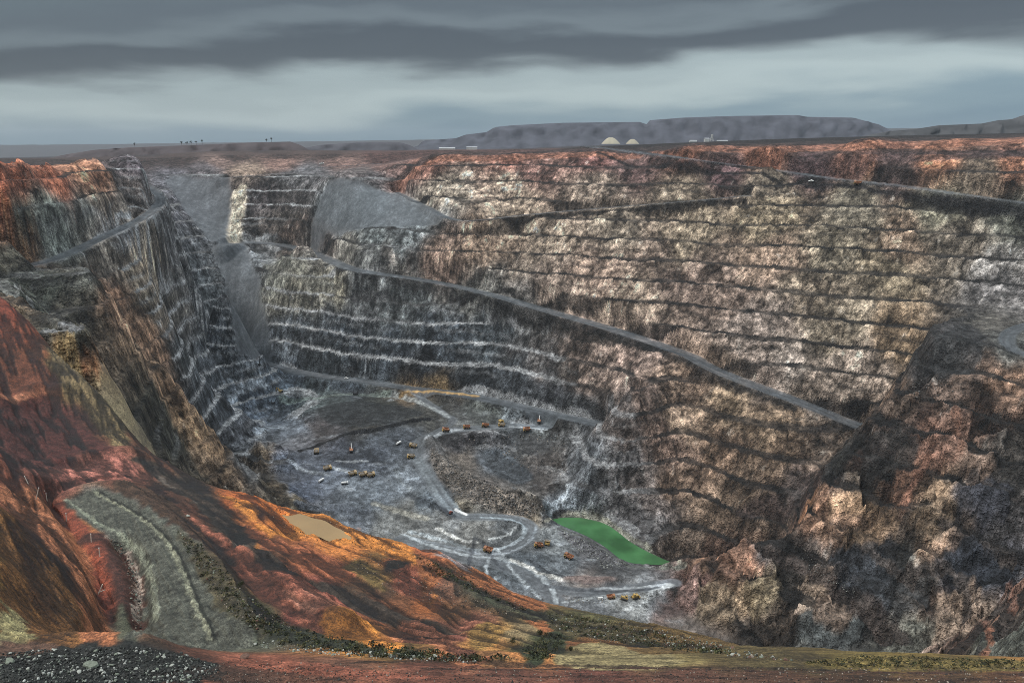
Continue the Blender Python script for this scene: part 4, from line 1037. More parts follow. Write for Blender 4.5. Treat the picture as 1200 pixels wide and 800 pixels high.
def wheel(parent, c, r, w):
    b_ = NB(); bar(b_, (c[0], c[1] - w / 2, c[2]), (c[0], c[1] + w / 2, c[2]), r, seg=20); bevel(b_, w * .12)
    o = link('wheel', b_, M_TYRE, parent)
    b_ = NB(); s_ = 1 if c[1] > 0 else -1
    bar(b_, (c[0], c[1] + s_ * w * .3, c[2]), (c[0], c[1] + s_ * (w / 2 + .05), c[2]), r * .52, r * .44, seg=14)
    link('rim', b_, M_RIM, o)
def make_truck(label, group, tray_mat, loaded):
    """rigid mine haul truck, x forward, about 10.5 m long"""
    t = empty('haul_truck', (0, 0, 0), label, 'haul truck', group)
    b_ = NB(); beam(b_, (-4.2, .9, 1.75), (4.6, .9, 1.75), .5, .7); beam(b_, (-4.2, -.9, 1.75), (4.6, -.9, 1.75), .5, .7)
    box(b_, (3.6, 0, 2.0), (2.4, 2.6, 1.5)); box(b_, (-2.6, 0, 1.5), (1.4, 3.0, 1.2)); box(b_, (2.6, 0, 1.3), (.8, 4.2, .7))
    bevel(b_); link('chassis', b_, M_DARK, t)
    b_ = NB()
    box(b_, (3.7, 0, 3.0), (2.6, 5.6, .22)); box(b_, (4.75, 0, 1.8), (.5, 5.2, .9)); box(b_, (4.6, -.1, 2.55), (.9, 2.4, .9))
    for sy in (-1, 1): beam(b_, (4.95, sy * 2.5, 2.1), (4.95, sy * 2.5, 3.9), .09, .09); beam(b_, (4.95, sy * 2.5, 3.9), (2.6, sy * 2.7, 3.9), .08, .08)
    bevel(b_, .04); link('deck', b_, M_YEL, t)
    b_ = NB(); box(b_, (3.75, 1.55, 4.05), (1.7, 1.7, 1.9), (.86, .92)); bevel(b_); cab_ = link('cab', b_, M_YEL, t)
    b_ = NB(); box(b_, (4.62, 1.55, 4.2), (.12, 1.4, .8)); box(b_, (3.75, 2.42, 4.2), (1.2, .08, .8)); link('window', b_, M_GLS, cab_)
    # open tray with sloping floor, side walls and a canopy over the cab
    b_ = NB()
    W_, h0, h1 = 2.75, 2.5, 5.0
    pf = [(-5.0, 3.0), (-1.2, 2.2), (1.9, 3.2), (2.2, 4.9), (4.9, 5.3)]
    th_ = .22
    for (xa, za), (xb, zb) in zip(pf[:-1], pf[1:]):
        beam_v = [(xa, -W_, za), (xb, -W_, zb), (xb, W_, zb), (xa, W_, za)]
        lo = [b_.verts.new(p) for p in beam_v]; hi = [b_.verts.new((p[0], p[1], p[2] + th_)) for p in beam_v]
        b_.faces.new(lo[::-1]); b_.faces.new(hi)
        for i in range(4): b_.faces.new((lo[i], lo[(i + 1) % 4], hi[(i + 1) % 4], hi[i]))
    for sy in (-1, 1):
        prof = [(-5.2, 3.0), (-1.2, 2.1), (1.9, 3.1), (2.25, 5.0), (-5.0, 4.5)]
        a = [b_.verts.new((x, sy * (W_ + .02), z)) for x, z in prof]; c_ = [b_.verts.new((x, sy * (W_ + .24), z)) for x, z in prof]
        b_.faces.new(a); b_.faces.new(c_[::-1])
        for i in range(5): b_.faces.new((a[i], c_[i], c_[(i + 1) % 5], a[(i + 1) % 5]))
        for x in (-3.6, -2.0, -.4, 1.1): beam(b_, (x, sy * (W_ + .34), 2.9), (x, sy * (W_ + .34), 4.6), .22, .2)
    bmesh.ops.recalc_face_normals(b_, faces=b_.faces)
    link('tray', b_, tray_mat, t)
    if loaded:
        b_ = NB(); r = bmesh.ops.create_icosphere(b_, subdivisions=3, radius=1)['verts']
        for v in r:
            n_ = .16 * math.sin(v.co.x * 7.1 + 2) * math.cos(v.co.y * 6.3)
            v.co = Vector((v.co.x * 3.1 - 1.2, v.co.y * 2.5, 3.6 + max(v.co.z, -.3) * 1.7 + n_))
        link('ore_load', b_, M_ORE, t)
    for x, y, w in ((2.7, 2.3, 1.05), (2.7, -2.3, 1.05), (-2.6, 2.1, 1.7), (-2.6, -2.1, 1.7)): wheel(t, (x, y, 1.4), 1.4, w)
    return t
def make_digger(label, body, boom_m):
    t = empty('excavator', (0, 0, 0), label, 'excavator')
    for sy in (-1, 1):
        b_ = NB(); box(b_, (0, sy * 1.9, .75), (6.6, 1.0, 1.5)); bevel(b_, .45); link('track', b_, M_DARK, t)
    b_ = NB(); bar(b_, (0, 0, 1.2), (0, 0, 1.8), 1.2, seg=18); link('turntable', b_, M_DARK, t)
    b_ = NB(); box(b_, (-1.0, 0, 3.0), (5.4, 4.4, 2.3)); bevel(b_, .18); link('engine_house', b_, body, t)
    b_ = NB(); box(b_, (-4.0, 0, 2.7), (1.1, 4.2, 1.7)); bevel(b_, .3); link('counterweight', b_, M_DARK, t)
    b_ = NB(); box(b_, (1.5, 1.5, 4.4), (2.0, 1.7, 2.4), (.85, .9)); bevel(b_); c_ = link('cab', b_, body, t)
    b_ = NB(); box(b_, (2.5, 1.5, 4.6), (.14, 1.3, 1.3)); link('window', b_, M_GLS, c_)
    b_ = NB(); beam(b_, (1.6, -.3, 2.7), (5.2, -.3, 7.4), .9, 1.1); beam(b_, (5.0, -.3, 7.2), (8.4, -.3, 7.9), .8, .95); link('boom', b_, boom_m, t)
    b_ = NB(); beam(b_, (8.2, -.3, 8.3), (9.6, -.3, 3.6), .65, .85); link('stick', b_, boom_m, t)
    b_ = NB(); box(b_, (9.1, -.3, 2.8), (2.0, 2.0, 1.8), (.7, 1)); bevel(b_, .2); link('bucket', b_, M_DARK, t)
    b_ = NB(); bar(b_, (2.2, -.9, 2.8), (4.4, -.9, 6.2), .17); bar(b_, (5.6, -.3, 8.4), (8.2, -.3, 9.0), .15); link('ram', b_, M_DARK, t)
    return t
def make_drill(label):
    t = empty('drill_rig', (0, 0, 0), label, 'drill rig')
    for sy in (-1, 1):
        b_ = NB(); box(b_, (0, sy * 1.7, .6), (6.0, .8, 1.2)); bevel(b_, .35); link('track', b_, M_DARK, t)
    b_ = NB(); box(b_, (-.5, 0, 2.2), (8.2, 3.4, 1.9)); bevel(b_, .15); link('engine_house', b_, M_DARK, t)
    b_ = NB(); box(b_, (3.2, 1.0, 3.9), (1.5, 1.4, 1.9)); bevel(b_); link('cab', b_, M_DARK, t)
    for x in (-3.4, 3.9):
        b_ = NB()
        for dx, dy in ((-.4, -.4), (.4, -.4), (-.4, .4), (.4, .4)): beam(b_, (x + dx, dy - .3, 1.2), (x + dx, dy - .3, 9.5 if x > 0 else 8), .16, .16)
        for k_ in range(8):
            z = 1.6 + k_ * .95; beam(b_, (x - .4, -.7, z), (x + .4, -.7, z + .9), .1, .1); beam(b_, (x - .4, .1, z), (x + .4, .1, z + .9), .1, .1)
        link('mast', b_, M_DARK, t)
    return t
def make_dozer(label, group=None, body=None):
    body = body or M_YEL
    t = empty('bulldozer', (0, 0, 0), label, 'bulldozer', group)
    for sy in (-1, 1):
        b_ = NB(); box(b_, (0, sy * 1.35, .75), (4.6, .8, 1.5)); bevel(b_, .45); link('track', b_, M_DARK, t)
    b_ = NB(); box(b_, (1.0, 0, 1.75), (3.0, 1.7, 1.5)); box(b_, (-1.4, 0, 1.5), (1.8, 1.9, 1.2)); bevel(b_, .12); link('engine_hood', b_, body, t)
    b_ = NB(); box(b_, (-.9, 0, 3.0), (1.7, 1.7, 1.5), (.88, .88)); bevel(b_); c_ = link('cab', b_, body, t)
    b_ = NB(); box(b_, (-.02, 0, 3.1), (.12, 1.3, .9)); box(b_, (-.9, .84, 3.1), (1.1, .1, .9)); link('window', b_, M_GLS, c_)
    b_ = NB()
    for i in range(5):
        z = .3 + i * .36; x = 3.05 - .18 * math.sin(i / 4 * math.pi); box(b_, (x, 0, z), (.16, 4.3, .37))
    link('blade', b_, body, t)
    b_ = NB(); beam(b_, (0, 1.85, .8), (3.0, 1.85, .6), .25, .3); beam(b_, (0, -1.85, .8), (3.0, -1.85, .6), .25, .3); link('push_arm', b_, M_DARK, t)
    return t
def make_pickup(label, paint=None, van=False):
    paint = paint or M_WHT
    t = empty('pickup', (0, 0, 0), label, 'pickup')
    b_ = NB(); box(b_, (0, 0, .85), (5.2, 1.9, .7)); bevel(b_, .14); link('body', b_, paint, t)
    b_ = NB(); box(b_, (.4, 0, 1.6), (2.3, 1.75, .85), (.72, .86)); bevel(b_, .08); c_ = link('cab', b_, paint, t)
    b_ = NB(); box(b_, (.4, 0, 1.62), (1.5, 1.80, .45)); box(b_, (.4, 0, 1.62), (2.22, 1.4, .42)); link('window', b_, M_GLS, c_)
    for x in (1.65, -1.65):
        for y in (.85, -.85):
            b_ = NB(); bar(b_, (x, y - .13, .42), (x, y + .13, .42), .42, seg=14); link('wheel', b_, M_TYRE, t)
    return t
def make_tanker(label):
    t = empty('service_truck', (0, 0, 0), label, 'service truck')
    b_ = NB(); box(b_, (0, 0, 1.0), (8.2, 1.6, .5)); bevel(b_, .1); link('chassis', b_, M_DARK, t)
    b_ = NB(); box(b_, (3.2, 0, 2.3), (1.9, 2.4, 2.1), (.9, .95)); bevel(b_, .1); c_ = link('cab', b_, M_WHT, t)
    b_ = NB(); box(b_, (4.12, 0, 2.6), (.12, 2.0, .8)); link('window', b_, M_GLS, c_)
    b_ = NB(); bar(b_, (-4.0, 0, 2.5), (1.9, 0, 2.5), 1.25, seg=18); link('tank', b_, M_WHT, t)
    for x in (3.0, -1.6, -3.0):
        for y in (1.05, -1.05):
            b_ = NB(); bar(b_, (x, y - .2, .6), (x, y + .2, .6), .6, seg=14); link('wheel', b_, M_TYRE, t)
    return t
def make_light_tower(label):
    t = empty('light_tower', (0, 0, 0), label, 'light tower')
    b_ = NB(); box(b_, (0, 0, 1.2), (3.2, 2.2, 1.8)); bevel(b_, .1); link('trailer', b_, M_DARK, t)
    b_ = NB(); bar(b_, (0, 0, 2), (0, 0, 12), .5, .32, 8); link('mast', b_, M_DARK, t)
    b_ = NB(); box(b_, (0, 0, 12.2), (.6, 3.2, 1.0)); bevel(b_, .05); link('lamp_panel', b_, M_DARK, t)
    b_ = NB()
    for y in (-.8, .8): bar(b_, (0, y, .45), (0, y + .2, .45), .45, seg=12)
    link('wheel', b_, M_TYRE, t)
    return t
def make_container(label):
    t = empty('site_hut', (0, 0, 0), label, 'site hut')
    b_ = NB(); box(b_, (0, 0, 1.5), (6.2, 2.8, 2.6))
    for i in range(12): box(b_, (-2.9 + i * .53, 1.43, 1.5), (.2, .08, 2.3)); box(b_, (-2.9 + i * .53, -1.43, 1.5), (.2, .08, 2.3))
    link('wall', b_, M_WHT, t)
    b_ = NB(); box(b_, (0, 0, 2.9), (6.5, 3.1, .18)); bevel(b_, .04); link('roof', b_, M_WHT, t)
    b_ = NB(); box(b_, (.8, -1.5, 1.25), (.9, .08, 2.0)); link('door', b_, M_DARK, t)
    return t
def place(o, u, v, yaw, sink=.05, k=1.0):
    p = hit_on(Z, u, v)
    e = 3.0
    gx_ = (ground(Z, p.x + e, p.y) - ground(Z, p.x - e, p.y)) / (2 * e); gy_ = (ground(Z, p.x, p.y + e) - ground(Z, p.x, p.y - e)) / (2 * e)
    gx_ = max(-.18, min(.18, gx_)); gy_ = max(-.18, min(.18, gy_))
    up_ = Vector((-gx_, -gy_, 1)).normalized()
    fw = Vector((math.cos(yaw), math.sin(yaw), 0)); fw = (fw - up_ * fw.dot(up_)).normalized(); lf = up_.cross(fw)
    zs = [ground(Z, p.x + a * fw.x + b_ * lf.x, p.y + a * fw.y + b_ * lf.y) - (a * fw.z + b_ * lf.z) for a in (-2.5, 0, 2.5) for b_ in (-1.5, 1.5)]
    zc = float(np.mean(sorted(zs)[1:]))
    o.matrix_world = Matrix.Translation((p.x, p.y, zc - sink)) @ Matrix((fw, lf, up_)).transposed().to_4x4() @ Matrix.Scale(k, 4)
    return o
D = math.radians
HG = 'haul trucks on the pit floor'
protoA = make_truck('', HG, M_TRAY, True)
protoB = make_truck('', HG, M_ORG, False)
TR = [  # kind, u, v, yaw, label
 ('A', 371, 531, 100, 'tan haul truck seen end on, alone in the middle of the blue grey floor'),
 ('A', 384, 550, 20, 'tan haul truck just behind the row of three parked dump trucks'),
 ('A', 413.5, 556.5, 25, 'first and largest haul truck at the west end of the parked row of three'),
 ('A', 425.5, 557.5, 25, 'middle haul truck of the parked row of three'),
 ('A', 434.5, 558, 25, 'haul truck at the east end of the parked row of three'),
 ('A', 484, 524, 170, 'tan haul truck heading up the pale lane, upper of two in line'),
 ('A', 481.5, 536, 200, 'tan haul truck lower of two in line where the pale lanes fork'),
 ('B', 522, 505, 200, 'orange haul truck on the bend above the rubble slope'),
 ('B', 547, 502, 185, 'dark orange haul truck in the middle of the upper ledge track'),
 ('B', 569, 500, 175, 'small orange haul truck left of the excavator on the ledge'),
 ('B', 617.5, 504.5, 190, 'orange haul truck at the east end of the ledge, below the white armed excavator'),
 ('A', 588, 499.5, 180, 'tan haul truck being loaded under the excavator on the ledge'),
 ('B', 572, 646, 160, 'orange haul truck driving the wide swirling road near the red bank'),
 ('B', 631, 641, 190, 'orange haul truck parked beside the yellow truck near the green pool'),
 ('A', 641, 637.5, -95, 'yellow haul truck facing the viewer near the green pool'),
 ('B', 666, 654, 150, 'dark haul truck at the foot of the rubble bank by the green pool')]
used = set()
for kind, u, v, yw, lb in TR:
    pr = protoA if kind == 'A' else protoB
    if kind not in used: o = pr; o['label'] = lb; used.add(kind)
    else: o = copy_tree(pr, lb, HG)
    place(o, u, v, D(yw))
place(make_digger('yellow excavator working on the far corner of the pit floor under the grey chute', M_YEL, M_YEL), 329, 460, D(150))
place(make_digger('orange excavator with a pale raised arm digging at the dark scarp', M_ORG, M_WHT), 412, 529, D(100))
place(make_digger('yellow and dark excavator loading a truck on the upper ledge', M_YEL, M_YEL), 587, 495.5, D(-60))
place(make_digger('excavator with a white arm against the dark wall at the end of the ledge', M_ORG, M_WHT), 632, 496, D(80))
place(make_drill('dark twin mast drill rig on the greenish bench below the long wall'), 417, 462.5, D(10))
place(make_drill('dark low drill rig left of the greenish bench'), 320, 473, D(20), k=.8)
place(make_dozer('yellow bulldozer at the left of a pair on the grey flat by the brown spur', 'yellow machines by the brown spur'), 732, 702, D(160), k=1.3)
place(make_dozer('yellow bulldozer at the right of a pair on the grey flat by the brown spur', 'yellow machines by the brown spur'), 743.5, 700.5, D(30), k=1.5)
place(make_dozer('small red brown bulldozer at the low end of the pale ramp', None, M_RED), 527.6, 601.5, D(70))
place(make_pickup('white pickup beside the yellow excavator at the far corner of the floor'), 337, 462, D(30), k=1.2)
place(make_pickup('white pickup on the road at the foot of the dark benches'), 406, 443.5, D(170), k=1.2)
place(make_pickup('white pickup on the long ramp high on the right wall, left of the dark truck'), 950.5, 213, D(-40), k=1.5)
o = copy_tree(protoB, 'lone dark haul truck on the ramp high on the right wall'); del o['group']; place(o, 1005, 216.5, D(140), k=1.0)
place(make_pickup('tiny white vehicle on the far road by the north rim'), 377, 192.5, D(20), k=2.0)
place(make_tanker('white tank truck standing between the row of dump trucks and the brown spur'), 404, 567, D(20))
place(make_tanker('white tank truck near the brown spur, left of the pale row'), 376.5, 564, D(60))
place(make_tanker('white tank truck pointing up slope left of the upper pair of trucks'), 467, 520.5, D(60), k=1.1)
place(make_container('white site hut among pale stones by the red bank'), 703.5, 702, D(10), k=.75)
o = copy_tree(protoB, 'dark truck parked right of the white hut by the red bank'); del o['group']; place(o, 716, 701, D(10), k=.8)
place(make_light_tower('dark light tower at the foot of the grey chute'), 304, 429.5, D(0), k=1.3)

# ------------------------------------------------------------------ marker posts, skyline trees, far works
M_POST = mat('bleached post', (.66, .60, .52), .7, 0, .2, 2)
posts = [(42, 585, .35, 0, 'white marker post leaning on the pink bank, highest of the left line', 'lean'), (55, 586, 0, 0, 'short white marker post between the pink bank and the gravel ramp head', ''),
         (33, 566, -.3, 0, 'white marker post at the upper left edge of the pink bank', ''), (78, 611, .05, 0, 'white marker post on the red gully, left of the ramp', ''), (107, 635, .05, 0, 'white marker post beside the rubble bank halfway down the ramp', ''),
         (117, 652, .02, 0, 'white marker post at the bend of the dark bank', ''), (115, 695, .5, 0, 'broken white marker post with a fallen cross arm in the red gully', 'cross'), (52, 574, -.55, 0, 'white marker post fallen across the red ground above the ramp', '')]
for u, v, ln, _, lb, kd in posts:
    p = hit_on(Z, u, v); t = empty('marker_post', (p.x, p.y, ground(Z, p.x, p.y) - .1), lb, 'post', 'white posts along the red gully')
    h = 1.5 if kd != 'lean' else 2.2
    b_ = NB(); bar(b_, (0, 0, 0), (ln * h, 0, h), .075, .065, 8); link('stake', b_, M_POST, t)
    if kd == 'cross':
        b_ = NB(); bar(b_, (ln * .1, 0, .25), (ln * .1 + 1.0, -.1, .75), .06, .05, 8); link('cross_arm', b_, M_POST, t)
    else:
        b_ = NB(); bar(b_, (ln * (h - .02), 0, h - .02), (ln * (h + .06), 0, h + .06), .095, .085, 8); link('cap', b_, M_WHT, t)

M_LEAF = mat('dark leaves', (.035, .045, .028), .8, 0, .4, .8)
M_BARK = mat('bark', (.09, .07, .055), .9, 0, .3, 1)
def leaf_cloud(bm_, c, rad, n, size, flat=1.0):
    for _ in range(n):
        d = Vector((random.gauss(0, 1), random.gauss(0, 1), random.gauss(0, 1))).normalized() * rad * random.random() ** .45
        d.z *= flat
        q = Euler((random.uniform(0, 6.3), random.uniform(0, 6.3), random.uniform(0, 6.3))).to_matrix()
        s_ = size * random.uniform(.6, 1.3)
        vs = [bm_.verts.new(Vector(c) + d + q @ Vector(p)) for p in ((-s_, 0, 0), (0, -s_ * .5, 0), (s_, 0, 0), (0, s_ * .5, 0))]
        bm_.faces.new(vs)
for i, (u, h, lb) in enumerate(((158, 17, 'lone small tree on the skyline at the left of the far mesa'), (213, 16, 'first dark tree of the skyline group on the far mesa'), (219, 13, 'low second tree of the skyline group on the far mesa'), (224, 17, 'tall middle tree of the skyline group on the far mesa'),
                                (230, 15, 'fourth tree of the skyline group on the far mesa'), (237, 18, 'tallest last tree of the skyline group on the far mesa'), (318, 18, 'tree at the right end of the far mesa crest'), (312, 12, 'short tree near the right end of the far mesa crest'))):
    v = np.interp(u, [150, 230, 300, 340], [173, 170, 167, 166])
    yd = 2712; zt = -float(tdep(v)) * 2700
    t = empty('tree', (float(sdir(u, v)) * yd, yd, zt - 1), lb, 'tree', 'trees on the far mesa crest')
    b_ = NB(); bar(b_, (0, 0, -2), (.5, 0, h * .55), .55, .25, 7); bar(b_, (.3, 0, h * .4), (2.2, .4, h * .7), .25, .1, 6); bar(b_, (.3, 0, h * .4), (-2.0, -.3, h * .72), .25, .1, 6); link('trunk', b_, M_BARK, t)
    b_ = NB()
    for k_ in range(5): leaf_cloud(b_, (random.uniform(-2.6, 2.6), random.uniform(-2, 2), h * random.uniform(.55, .9)), 2.3, 60, .7, .7)
    link('crown', b_, M_LEAF, t)

# pale stockpiles and works on the plain
def stockpile(u, v_base, v_top, wpx, dist, label, col):
    zb = -float(tdep(v_base)) * dist; h = (float(tdep(v_base)) - float(tdep(v_top))) * dist; r = wpx / 2 * dist / 934
    bm_ = NB(); n = 40
    rings = []
    for fr_, hf in ((1.0, 0), (.8, .34), (.6, .62), (.4, .85), (.2, .97)):
        rings.append([bm_.verts.new((math.cos(a) * r * fr_ * (1 + .06 * math.sin(3 * a + 1) + .03 * math.sin(7 * a)), math.sin(a) * r * .8 * fr_, h * hf * (1 + .03 * math.sin(5 * a)))) for a in [i / n * 2 * math.pi for i in range(n)]])
    top = bm_.verts.new((0, 0, h))
    for a, b_ in zip(rings[:-1], rings[1:]):
        for i in range(n): bm_.faces.new((a[i], a[(i + 1) % n], b_[(i + 1) % n], b_[i]))
    for i in range(n): bm_.faces.new((rings[-1][i], rings[-1][(i + 1) % n], top))
    o = link('stockpile', bm_, mat('stockpile', col, .95, 0, .15, .05), smooth=True)
    o.location = (float(sdir(u, v_base)) * dist, dist, zb - .5)
    return tag(o, label, 'stockpile', 'pale stockpiles on the far rim')
stockpile(715.5, 168.5, 161.0, 21, 1950, 'larger rounded pale cream stockpile on the far rim, the left of two', (.44, .40, .31))
stockpile(741, 168.5, 163.0, 15, 2000, 'smaller pointed pale stockpile on the far rim, the right of two', (.40, .36, .28))
M_SHED = mat('pale shed sheet', (.62, .61, .58), .5, 0, .1, .1)
M_ROOF = mat('zinc roof', (.42, .43, .44), .45, .3, .15, .1)
def shed(u, v, wpx, hpx, dist, label, depth=14):
    zb = -float(tdep(v)) * dist; w_ = wpx * dist / 934; h = hpx * dist / 934
    t = empty('shed', (float(sdir(u, v)) * dist, dist, zb), label, 'shed', 'sheds on the plain')
    b_ = NB(); box(b_, (0, 0, h / 2 - 2), (w_, depth, h + 4)); link('wall', b_, M_SHED, t)
    b_ = NB()
    pr = [(-depth / 2 - .6, h - .1), (0, h + depth * .16), (depth / 2 + .6, h - .1)]
    a = [b_.verts.new((-w_ / 2 - .5, y, z)) for y, z in pr]; c_ = [b_.verts.new((w_ / 2 + .5, y, z)) for y, z in pr]
    b_.faces.new((a[0], c_[0], c_[1], a[1])); b_.faces.new((a[1], c_[1], c_[2], a[2])); b_.faces.new(a); b_.faces.new(c_[::-1]); b_.faces.new((a[0], a[2], c_[2], c_[0]))
    bmesh.ops.recalc_face_normals(b_, faces=b_.faces)
    link('roof', b_, M_ROOF, t)
    return t
shed(524, 176, 18, 2.0, 2300, 'long low white shed on the rim left of the main mesa', 18)
shed(553, 174.5, 12, 1.6, 2350, 'short white shed on the rim right of the long shed', 14)
shed(828, 166.5, 5, 3.6, 2250, 'bright white works building on the plain under the main mesa', 14)
shed(812, 166.8, 8, 1.6, 2260, 'low grey shed left of the bright works building', 12)
shed(846, 166.6, 12, 1.4, 2270, 'long low grey shed right of the headframe', 12)
t = empty('headframe', (float(sdir(834, 166.5)) * 2250, 2250, -float(tdep(166.5)) * 2250), 'pale headframe tower on the plain beside the bright works building', 'headframe')
b_ = NB()
for dx in (-3, 3):
    for dy in (-3, 3): beam(b_, (dx * 1.4, dy * 1.4, -3), (dx * .5, dy * .5, 17), .8, .8)
for k_ in range(4):
    w_ = 4.0 - k_ * .75
    for a_, c_ in (((-w_, -w_), (w_, -w_)), ((w_, -w_), (w_, w_)), ((w_, w_), (-w_, w_)), ((-w_, w_), (-w_, -w_))): beam(b_, (a_[0], a_[1], 2 + k_ * 4), (c_[0], c_[1], 2 + k_ * 4), .5, .5)
link('tower_frame', b_, M_SHED, t)
b_ = NB(); box(b_, (0, 0, 18), (5, 5, 3.4)); bevel(b_, .2); link('winding_house', b_, M_SHED, t)

# ------------------------------------------------------------------ stones
def rock_mesh(name, seed, sub, material, squash):
    r_ = random.Random(seed)
    bm_ = NB(); bmesh.ops.create_icosphere(bm_, subdivisions=sub, radius=1)
    ax = [Vector((r_.gauss(0, 1), r_.gauss(0, 1), r_.gauss(0, 1))).normalized() for _ in range(9)]
    cut = [r_.uniform(.55, .85) for _ in ax]
    for v in bm_.verts:
        for a, c_ in zip(ax, cut):
            d = v.co.dot(a)
            if d > c_: v.co -= a * (d - c_)
        v.co.z *= squash; v.co.x *= r_.uniform(.96, 1.04); v.co.y *= r_.uniform(.96, 1.04)
    me = bpy.data.meshes.new(name); bm_.to_mesh(me); bm_.free(); me.materials.append(material)
    return me
M_PALE = mat('pale quartz stone', (.34, .35, .31), .85, 0, .3, 3)
M_GREEN = mat('grey green stone', (.17, .19, .15), .85, 0, .3, 3)
M_BLK = mat('dark stone', (.04, .041, .038), .85, 0, .4, 3)
M_BRN = mat('red brown stone', (.13, .075, .055), .9, 0, .35, 3)
RM = {k_: [rock_mesh('rock', i * 7 + j, 2, m_, .7) for i in range(4)] for j, (k_, m_) in enumerate((('pale', M_PALE), ('green', M_GREEN), ('dark', M_BLK), ('brown', M_BRN)))}
STONEC = {'pale': (.33, .34, .31), 'green': (.17, .19, .16), 'dark': (.04, .041, .038), 'brown': (.13, .075, .055), 'grey': (.15, .145, .14), 'tan': (.26, .22, .18)}
def scatter_uv(poly, n, zmap):
    us = [p[0] for p in poly]; vs = [p[1] for p in poly]
    out = []; A_ = [(p[0], p[1]) for p in poly]
    while len(out) < n:
        u = rng.uniform(min(us), max(us), 400); v = rng.uniform(min(vs), max(vs), 400)
        for a, b_, k_ in zip(u, v, inside(A_, u, v)):
            if k_ and len(out) < n: out.append((a, b_))
    return out
ZONES = [  # polygon, count, size m (min, max), kinds, individual share, label, group
 ([(0, 766), (60, 760), (170, 758), (215, 766), (262, 783), (230, 800), (0, 800)], 3200, .05, .26, ('dark', 'dark', 'dark', 'dark', 'dark', 'dark', 'pale', 'green'), 150, '{} stone in the black rubble bank at the bottom left', 'stones of the black rubble bank'),
 ([(300, 748), (350, 756), (430, 763), (560, 771), (560, 777), (430, 771), (330, 763), (290, 754)], 420, .07, .30, ('pale', 'pale', 'dark', 'green'), 40, '{} stone along the dark scrub line at the bottom edge of the orange ground', 'stones of the dark scrub line'),
 ([(640, 716), (700, 724), (780, 738), (870, 761), (930, 774), (860, 770), (760, 754), (700, 752), (650, 736)], 800, .10, .38, ('pale', 'dark', 'tan', 'green', 'brown'), 40, '{} stone on the olive crest above the pit floor', 'stones of the olive crest'),
 ([(126, 626), (145, 640), (158, 662), (164, 690), (166, 738), (156, 738), (152, 690), (146, 660), (134, 642)], 260, .10, .45, ('brown', 'tan', 'dark', 'green'), 24, '{} stone in the rubble line along the left edge of the gravel ramp', 'stones left of the gravel ramp'),
 ([(210, 622), (235, 640), (264, 672), (300, 706), (345, 738), (300, 740), (268, 716), (238, 676)], 600, .08, .34, ('dark', 'green', 'tan', 'dark'), 20, '{} stone on the green and black bank right of the gravel ramp', 'stones right of the gravel ramp'),
 ([(262, 772), (520, 782), (1200, 782), (1200, 800), (240, 800)], 2600, .03, .16, ('dark', 'brown', 'brown', 'tan'), 6, '{} stone lying on the red dirt along the bottom edge', 'stones on the red dirt'),
 ([(170, 540), (300, 600), (470, 700), (600, 722), (620, 712), (480, 640), (300, 585)], 2200, .07, .32, ('dark', 'brown', 'tan', 'dark'), 0, '', ''),
 ([(505, 522), (520, 535), (560, 560), (600, 578), (642, 596), (620, 606), (570, 596), (530, 576), (508, 550)], 1700, .8, 3.2, ('grey', 'grey', 'tan', 'dark'), 0, '', ''),
 ([(652, 618), (690, 636), (735, 662), (712, 668), (690, 655), (660, 632)], 420, .7, 2.2, ('grey', 'pale', 'dark'), 0, '', ''),
 ([(540, 512), (660, 505), (664, 560), (600, 545), (575, 525)], 300, .8, 2.8, ('grey', 'tan', 'dark'), 0, '', ''),
 ([(660, 700), (700, 703), (755, 694), (765, 700), (720, 708), (665, 706)], 130, .6, 1.8, ('pale', 'pale', 'tan', 'dark'), 0, '', ''),
 ([(930, 645), (960, 655), (1010, 690), (1000, 700), (950, 672)], 160, .5, 1.6, ('grey', 'pale', 'grey', 'dark'), 0, '', ''),
 ([(1060, 448), (1110, 440), (1118, 462), (1070, 470)], 140, .8, 2.4, ('dark', 'grey'), 0, '', ''),
 ([(270, 460), (360, 500), (500, 620), (600, 690), (640, 600), (480, 560), (420, 470)], 500, .5, 1.3, ('grey', 'pale', 'dark', 'dark'), 0, '', '')]
tv, tf, tcol = [], [], []
icov, icof = [], []
tb = NB(); bmesh.ops.create_icosphere(tb, subdivisions=1, radius=1); tb.verts.ensure_lookup_table()
icov = np.array([v.co[:] for v in tb.verts]); icof = np.array([[v.index for v in f.verts] for f in tb.faces]); tb.free()
word = {'pale': 'pale quartz', 'green': 'grey green', 'dark': 'black', 'brown': 'red brown', 'tan': 'tan'}
nvert = 0
